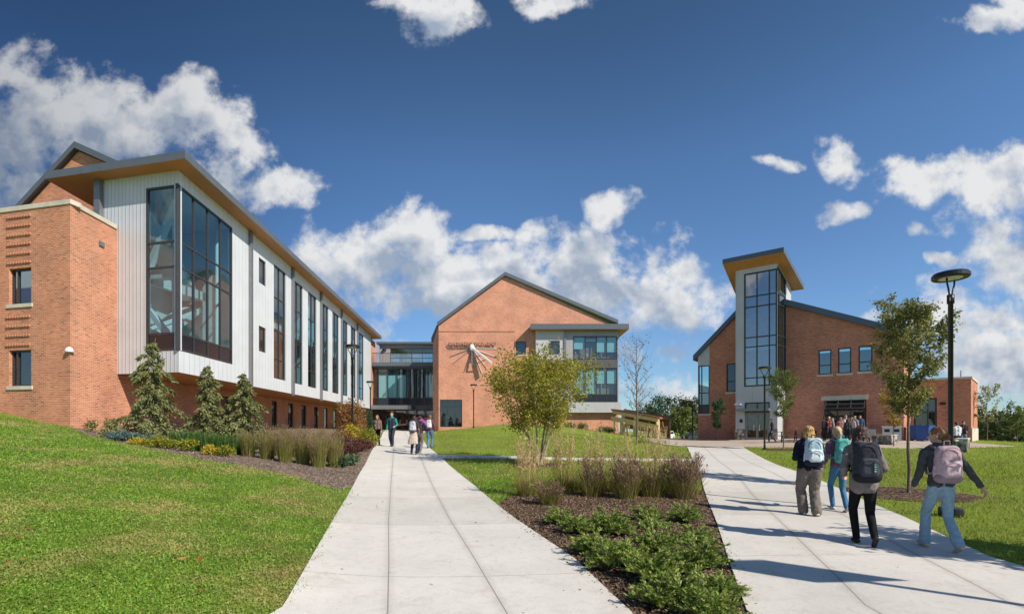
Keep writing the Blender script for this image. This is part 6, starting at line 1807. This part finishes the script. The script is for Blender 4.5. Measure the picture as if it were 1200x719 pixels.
# utility cabinet, small box, bins
def facade_box(name, label, cat, px0, px1, off, h, mat, depth=.8, parts=None, zoff=0):
    a, b = rs(px0), rs(px1); q0 = v2(ro, ru, a, rn, off); z = G(*q0)-.05
    root = thing(name, label, cat, (*q0, z))
    mb = MB(); mb.obox((*q0, z), U3*(b-a), N3*-depth, (0, 0, h)); mb.build('cabinet', M[mat], root)
    return root, q0, z, b-a
cb, q0, z0_, w_ = facade_box('utility_cabinet', 'pale grey utility cabinet with two louvres beside the golden tree', 'cabinet', 1034.5, 1056.5, 1.3, 1.05, 'light_metal', .8)
for k in (0, 1):
    mb = MB(); mb.obox(Vector((*v2(q0, ru, .12+k*w_*.5, rn, .004), z0_+.68)), U3*(w_*.5-.24), N3*-.03, (0, 0, .22)); mb.build('louvre', M['black_metal'], cb)
mb = MB(); mb.obox(Vector((*v2(q0, ru, -.05, rn, .05), z0_+1.053)), U3*(w_+.1), N3*-.9, (0, 0, .06)); mb.build('lid', M['white_paint'], cb)
sbx, q0, z0_, w_ = facade_box('vent_box', 'small grey metal box by the right jamb of the garage', 'box', 1018, 1026.5, .6, .85, 'light_metal', .5)
mb = MB(); mb.obox(Vector((*v2(q0, ru, -.03, rn, .03), z0_+.853)), U3*(w_+.06), N3*-.56, (0, 0, .05)); mb.build('lid', M['grey_metal'], sbx)
def bin_(label, px, d, rz):
    b = gd(px, d); root = thing('recycling_bin', label, 'bin', b, rz, 'blue bins by the annex door')
    mb = MB()
    c = [(-.42, -.35), (.42, -.35), (.42, .35), (-.42, .35)]; t = [(x*1.15, y*1.15) for x, y in c]
    for k in range(4):
        k2 = (k+1) % 4; mb.face([(*c[k], .08), (*c[k2], .08), (*t[k2], 1.1), (*t[k], 1.1)])
    mb.face([(*p, .08) for p in c]); mb.build('tub', M['blue_bin'], root, local=True)
    mb = MB(); mb.obox((-.52, -.44, 1.10), (1.04, 0, 0), (0, .9, 0), (0, 0, .07)); mb.build('lid', M['blue_bin'], root, local=True)
    for x in (-.33, .33):
        m2 = MB(); m2.tube([(x-.03, .3, .1), (x+.03, .3, .1)], .1, 12); m2.build('wheel', M['rubber'], root, local=True)
bin_('blue wheeled bin standing left by the annex door', 1073.5, 36.8, R(38)); bin_('blue wheeled bin standing right under the annex glazing', 1084, 36.2, R(30))

# picnic tables on the plaza
def picnic(label, px, d, rz):
    b = gd(px, d); b.z += .024
    root = thing('picnic_table', label, 'picnic table', b, rz, 'picnic tables on the plaza')
    for k in range(5):
        m2 = MB(); m2.box(-.9, .9, -.38+.155*k, -.38+.155*k+.14, .72, .76); m2.build('table_plank', M['bench_wood'], root, local=True)
    for sd in (-1, 1):
        m2 = MB(); m2.box(-.9, .9, sd*.72-.13, sd*.72+.13, .43, .47); m2.build('bench_seat', M['bench_wood'], root, local=True)
        m2 = MB(); m2.box(sd*.6-.03, sd*.6+.03, -.78, .78, .36, .425); m2.build('cross_bar', M['black_metal'], root, local=True)
        for s2 in (-1, 1):
            m2 = MB(); m2.beam((sd*.66, s2*.62, .0), (sd*.66, s2*.22, .72), .07, .07); m2.build('leg', M['black_metal'], root, local=True)
picnic('dark picnic table in front of the tower, left of the blond walker', 928, 36.5, R(-30)); picnic('dark picnic table partly behind the blond walker', 944, 37.6, R(-36))

# parked cars far behind
def car(label, px, d, rz, mat):
    b = gd(px, d); root = thing('parked_car', label, 'car', b, rz, 'cars parked far behind the plaza')
    mb = MB(); prof = [(-2.1, .35), (-2.15, .75), (-1.95, .95), (-1.35, 1.02), (-.75, 1.45), (.75, 1.48), (1.5, 1.05), (2.05, .92), (2.15, .6), (2.1, .35)]
    for (xa, za), (xb, zb_2) in zip(prof, prof[1:]+prof[:1]): mb.face([(xa, -.85, za), (xb, -.85, zb_2), (xb, .85, zb_2), (xa, .85, za)])
    mb.face([(x, -.85, z) for x, z in prof]); mb.face([(x, .85, z) for x, z in reversed(prof)]); mb.build('body', M[mat], root, local=True)
    for sy in (-1, 1):
        m2 = MB(); m2.face([(-1.15, sy*.856, 1.02), (1.25, sy*.856, 1.04), (.68, sy*.856, 1.38), (-.7, sy*.856, 1.36)]); m2.build('side_window', M['spandrel'], root, local=True)
        for xx in (-1.3, 1.3):
            m2 = MB(); m2.tube([(xx, sy*.70, .33), (xx, sy*.87, .33)], .33, 16); m2.build('wheel', M['rubber'], root, local=True)
    m2 = MB(); m2.face([(1.46, -.7, 1.09), (1.46, .7, 1.09), (.82, .66, 1.455), (.82, -.66, 1.455)]); m2.build('windscreen', M['spandrel'], root, local=True)
car('white car parked right of the timber shelter', 781, 78, R(60), 'car_white'); car('dark car half hidden by the tower building corner', 815, 80, R(20), 'car_dark')

# ------------------------------------------------------------------ sky, sun, camera
SUN_EL, SUN_AZ = 38.0, 38.5     # sun to the right, 38 degrees in front of the picture plane (behind the camera)
sv = Vector((math.cos(R(SUN_EL))*math.cos(R(SUN_AZ)), -math.cos(R(SUN_EL))*math.sin(R(SUN_AZ)), math.sin(R(SUN_EL))))
sl = bpy.data.lights.new('sun', 'SUN'); sl.energy = 4.5; sl.angle = R(.5); sl.color = (1, .90, .755)
so_ = bpy.data.objects.new('sun', sl); COL.objects.link(so_)
so_.rotation_euler = sv.to_track_quat('Z', 'Y').to_euler(); so_.location = (40, -20, 60)

W = bpy.data.worlds.new('World'); SC.world = W; W.use_nodes = True
nt = W.node_tree; nt.nodes.clear()
wout = nt.nodes.new('ShaderNodeOutputWorld'); bg = nt.nodes.new('ShaderNodeBackground')
nt.links.new(bg.outputs[0], wout.inputs[0]); bg.inputs[1].default_value = .14
sky = nt.nodes.new('ShaderNodeTexSky'); sky.sky_type = 'NISHITA'; sky.sun_disc = False
sky.sun_elevation = R(SUN_EL)
sky.sun_rotation = math.atan2(sv.x, sv.y)
sky.altitude = 400; sky.air_density = 1.0; sky.dust_density = .35; sky.ozone_density = 2.2
# cloud density in gnomonic sky coordinates (x/y, z/y of the view direction)
tcw = nt.nodes.new('ShaderNodeTexCoord')
def wm(op, a, b=None, c=None):
    n = nt.nodes.new('ShaderNodeMath'); n.operation = op
    for i, v in enumerate((a, b, c)):
        if v is None: continue
        if hasattr(v, 'links'): nt.links.new(v, n.inputs[i])
        else: n.inputs[i].default_value = v
    return n.outputs[0]
sx = nt.nodes.new('ShaderNodeSeparateXYZ'); nt.links.new(tcw.outputs['Generated'], sx.inputs[0])
ya = wm('MAXIMUM', wm('ABSOLUTE', sx.outputs[1]), .06)
cu3 = nt.nodes.new('ShaderNodeCombineXYZ')
nt.links.new(wm('DIVIDE', sx.outputs[0], ya), cu3.inputs[0]); nt.links.new(wm('DIVIDE', sx.outputs[2], ya), cu3.inputs[1])
BL = [(35, 150, 130, 80, 1), (140, 145, 110, 62, 1), (215, 135, 70, 55, 1), (10, 95, 60, 50, .8), (60, 230, 180, 70, .9), (255, 190, 75, 55, .9), (320, 222, 62, 34, .95), (352, 238, 30, 22, .6),
      (480, 268, 70, 45, 1), (425, 300, 85, 60, 1), (560, 330, 150, 50, 1), (690, 300, 110, 48, 1), (650, 345, 200, 48, 1), (760, 340, 70, 52, 1), (815, 362, 52, 34, 1), (375, 345, 60, 40, .6),
      (630, 270, 34, 24, .9), (575, 268, 42, 18, .8), (716, 240, 34, 26, 1.0), (400, 388, 60, 20, .6), (500, 345, 120, 40, .9),
      (508, 8, 72, 42, 1), (640, 10, 50, 24, .9), (980, 182, 36, 34, 1), (988, 254, 30, 18, .9), (915, 195, 22, 9, .5),
      (1080, 215, 85, 32, 1), (1165, 232, 85, 42, 1), (1205, 205, 60, 45, 1), (1160, 26, 62, 22, .9), (1205, 8, 50, 34, .9), (1070, 268, 24, 9, .5),
      (1195, 320, 75, 55, 1), (1140, 365, 95, 46, .95), (1210, 420, 130, 62, .9), (1060, 372, 44, 16, .6), (1112, 297, 20, 8, .6), (1060, 335, 34, 10, .5), (1160, 455, 120, 26, .7), (1260, 250, 120, 90, 1),
      (775, 412, 52, 16, .55), (815, 458, 110, 24, .6), (735, 470, 70, 22, .5), (905, 330, 25, 8, .3), (-120, 180, 160, 120, 1), (430, 420, 90, 16, .5), (-420, 330, 260, 150, 1), (-700, 60, 300, 160, 1), (1700, 300, 330, 160, 1), (1500, -80, 200, 110, .9)]  # farthest off-frame clouds are unseen, added for the glass to mirror
grp = bpy.data.node_groups.new('cloud_density', 'ShaderNodeTree')
grp.interface.new_socket('Vector', in_out='INPUT', socket_type='NodeSocketVector')
grp.interface.new_socket('Density', in_out='OUTPUT', socket_type='NodeSocketFloat')
grp.interface.new_socket('Bulk', in_out='OUTPUT', socket_type='NodeSocketFloat')
gi = grp.nodes.new('NodeGroupInput'); go = grp.nodes.new('NodeGroupOutput')
def gn(t, **k):
    n = grp.nodes.new(t)
    for a, b in k.items(): setattr(n, a, b)
    return n
wn = gn('ShaderNodeTexNoise'); wn.inputs['Scale'].default_value = 7; wn.inputs['Detail'].default_value = 3
grp.links.new(gi.outputs[0], wn.inputs['Vector'])
ws = gn('ShaderNodeVectorMath', operation='SUBTRACT'); grp.links.new(wn.outputs['Color'], ws.inputs[0]); ws.inputs[1].default_value = (.5, .5, .5)
wmul = gn('ShaderNodeVectorMath', operation='SCALE'); grp.links.new(ws.outputs[0], wmul.inputs[0]); wmul.inputs['Scale'].default_value = .11
wad = gn('ShaderNodeVectorMath', operation='ADD'); grp.links.new(gi.outputs[0], wad.inputs[0]); grp.links.new(wmul.outputs[0], wad.inputs[1])
acc = None
for px, py, rx, ry, wgt in BL:
    s = gn('ShaderNodeVectorMath', operation='SUBTRACT'); grp.links.new(wad.outputs[0], s.inputs[0]); s.inputs[1].default_value = ((px-CX)/F_PX, (HZ-py)/F_PX, 0)
    m_ = gn('ShaderNodeVectorMath', operation='MULTIPLY'); grp.links.new(s.outputs[0], m_.inputs[0]); m_.inputs[1].default_value = (F_PX/(rx*.93), F_PX/(ry*.90), 0)
    d_ = gn('ShaderNodeVectorMath', operation='DOT_PRODUCT'); grp.links.new(m_.outputs[0], d_.inputs[0]); grp.links.new(m_.outputs[0], d_.inputs[1])
    e_ = gn('ShaderNodeMath', operation='MULTIPLY_ADD'); grp.links.new(d_.outputs['Value'], e_.inputs[0]); e_.inputs[1].default_value = -wgt*.75; e_.inputs[2].default_value = wgt
    if acc is None: acc = e_.outputs[0]
    else:
        mx = gn('ShaderNodeMath', operation='SMOOTH_MAX'); grp.links.new(acc, mx.inputs[0]); grp.links.new(e_.outputs[0], mx.inputs[1]); mx.inputs[2].default_value = .15; acc = mx.outputs[0]
cl = gn('ShaderNodeMath', operation='MAXIMUM'); grp.links.new(acc, cl.inputs[0]); cl.inputs[1].default_value = -1.2
n1 = gn('ShaderNodeTexNoise'); n1.inputs['Scale'].default_value = 10; n1.inputs['Detail'].default_value = 9; n1.inputs['Roughness'].default_value = .6; n1.inputs['Distortion'].default_value = .1
grp.links.new(gi.outputs[0], n1.inputs['Vector'])
nn = gn('ShaderNodeMath', operation='MULTIPLY_ADD'); grp.links.new(n1.outputs['Fac'], nn.inputs[0]); nn.inputs[1].default_value = 3.5; nn.inputs[2].default_value = -1.85
ad2 = gn('ShaderNodeMath', operation='ADD'); grp.links.new(cl.outputs[0], ad2.inputs[0]); grp.links.new(nn.outputs[0], ad2.inputs[1])
grp.links.new(ad2.outputs[0], go.inputs[0])
n2 = gn('ShaderNodeTexNoise'); n2.inputs['Scale'].default_value = 8; n2.inputs['Detail'].default_value = 3; n2.inputs['Roughness'].default_value = .5
grp.links.new(gi.outputs[0], n2.inputs['Vector'])
nn2 = gn('ShaderNodeMath', operation='MULTIPLY_ADD'); grp.links.new(n2.outputs['Fac'], nn2.inputs[0]); nn2.inputs[1].default_value = 1.3; nn2.inputs[2].default_value = -.65
ad3 = gn('ShaderNodeMath', operation='ADD'); grp.links.new(cl.outputs[0], ad3.inputs[0]); grp.links.new(nn2.outputs[0], ad3.inputs[1])
grp.links.new(ad3.outputs[0], go.inputs[1])
def dens(off):
    g = nt.nodes.new('ShaderNodeGroup'); g.node_tree = grp
    if off:
        a = nt.nodes.new('ShaderNodeVectorMath'); a.operation = 'ADD'; nt.links.new(cu3.outputs[0], a.inputs[0]); a.inputs[1].default_value = off
        nt.links.new(a.outputs[0], g.inputs[0])
    else: nt.links.new(cu3.outputs[0], g.inputs[0])
    return g.outputs[1 if off else 0]
def mr(v, a, b, c=0, d=1):
    n = nt.nodes.new('ShaderNodeMapRange'); n.interpolation_type = 'SMOOTHSTEP'; nt.links.new(v, n.inputs[0])
    n.inputs[1].default_value = a; n.inputs[2].default_value = b; n.inputs[3].default_value = c; n.inputs[4].default_value = d
    return n.outputs[0]
D0, D1 = dens(None), dens((.03, .085, 0))
alpha = mr(D0, .02, .80)
# small scale relief: brighter where the puffs thin out towards the sun
def fine(off):
    n = nt.nodes.new('ShaderNodeTexNoise'); n.inputs['Scale'].default_value = 9; n.inputs['Detail'].default_value = 5; n.inputs['Roughness'].default_value = .55
    a = nt.nodes.new('ShaderNodeVectorMath'); a.operation = 'ADD'; nt.links.new(cu3.outputs[0], a.inputs[0]); a.inputs[1].default_value = off
    nt.links.new(a.outputs[0], n.inputs['Vector']); return n.outputs['Fac']
relief = wm('SUBTRACT', fine((.016, .024, 0)), fine((0, 0, 0)))
shade = wm('MULTIPLY', mr(D1, -.1, 1.05, 0, .92), mr(sx.outputs[0], .30, .60, 1, .55))
shade_n = nt.nodes.new('ShaderNodeMath'); shade_n.operation = 'MULTIPLY_ADD'; shade_n.use_clamp = True
nt.links.new(relief, shade_n.inputs[0]); shade_n.inputs[1].default_value = 3.2; nt.links.new(shade, shade_n.inputs[2])
shade = shade_n.outputs[0]
ccol = mixc(nt, shade, (4.45, 4.5, 4.55), (1.9, 2.3, 2.95))
skyc = mixc(nt, 1, sky.outputs[0], (.86, 1.0, 1.14), 'MULTIPLY')
# deepen the zenith the way a polarised autumn sky does
up = mr(sx.outputs[2], .0, .75)
skyc = mixc(nt, 1, skyc, ramp(nt, up, [(0, (.50, .55, .60)), (.2, (.56, .62, .68)), (.67, (.52, .60, .655)), (1, (.33, .40, .43))]), 'MULTIPLY')
skyc = mixc(nt, 1, skyc, ramp(nt, wm('MAXIMUM', mr(sx.outputs[0], -.6, .0), mr(sx.outputs[1], .05, -.2)), [(0, (.60, .65, .68)), (1, (1.06, 1.04, 1.0))]), 'MULTIPLY')
fin = mixc(nt, wm('MULTIPLY', alpha, mr(sx.outputs[2], -.02, .03)), skyc, ccol)
fin = mixc(nt, 1, fin, ramp(nt, wm('MAXIMUM', mr(sx.outputs[0], -.72, -.30), mr(sx.outputs[1], .05, -.2)), [(0, (.60, .62, .66)), (1, (1, 1, 1))]), 'MULTIPLY')
nt.links.new(fin, bg.inputs[0])

cam = bpy.data.cameras.new('camera'); cam.sensor_width = 36; cam.lens = 36*F_PX/1200; cam.shift_y = (HZ-359.5)/1200
cam.clip_end = 5000; cam.clip_start = .05
co_ = bpy.data.objects.new('camera', cam); COL.objects.link(co_); co_.location = (0, 0, E); co_.rotation_euler = (R(90), 0, 0)
SC.camera = co_
SC.view_settings.view_transform = 'Standard'; SC.view_settings.look = 'None'; SC.view_settings.gamma = 1; SC.view_settings.exposure = .35
SC.view_settings.use_curve_mapping = False
SC.render.engine = 'CYCLES'
SC.cycles.max_bounces = 5; SC.cycles.diffuse_bounces = 3; SC.cycles.glossy_bounces = 3; SC.cycles.transparent_max_bounces = 10
SC.cycles.caustics_reflective = False; SC.cycles.caustics_refractive = False
W.cycles.sampling_method = 'MANUAL'; W.cycles.sample_map_resolution = 512
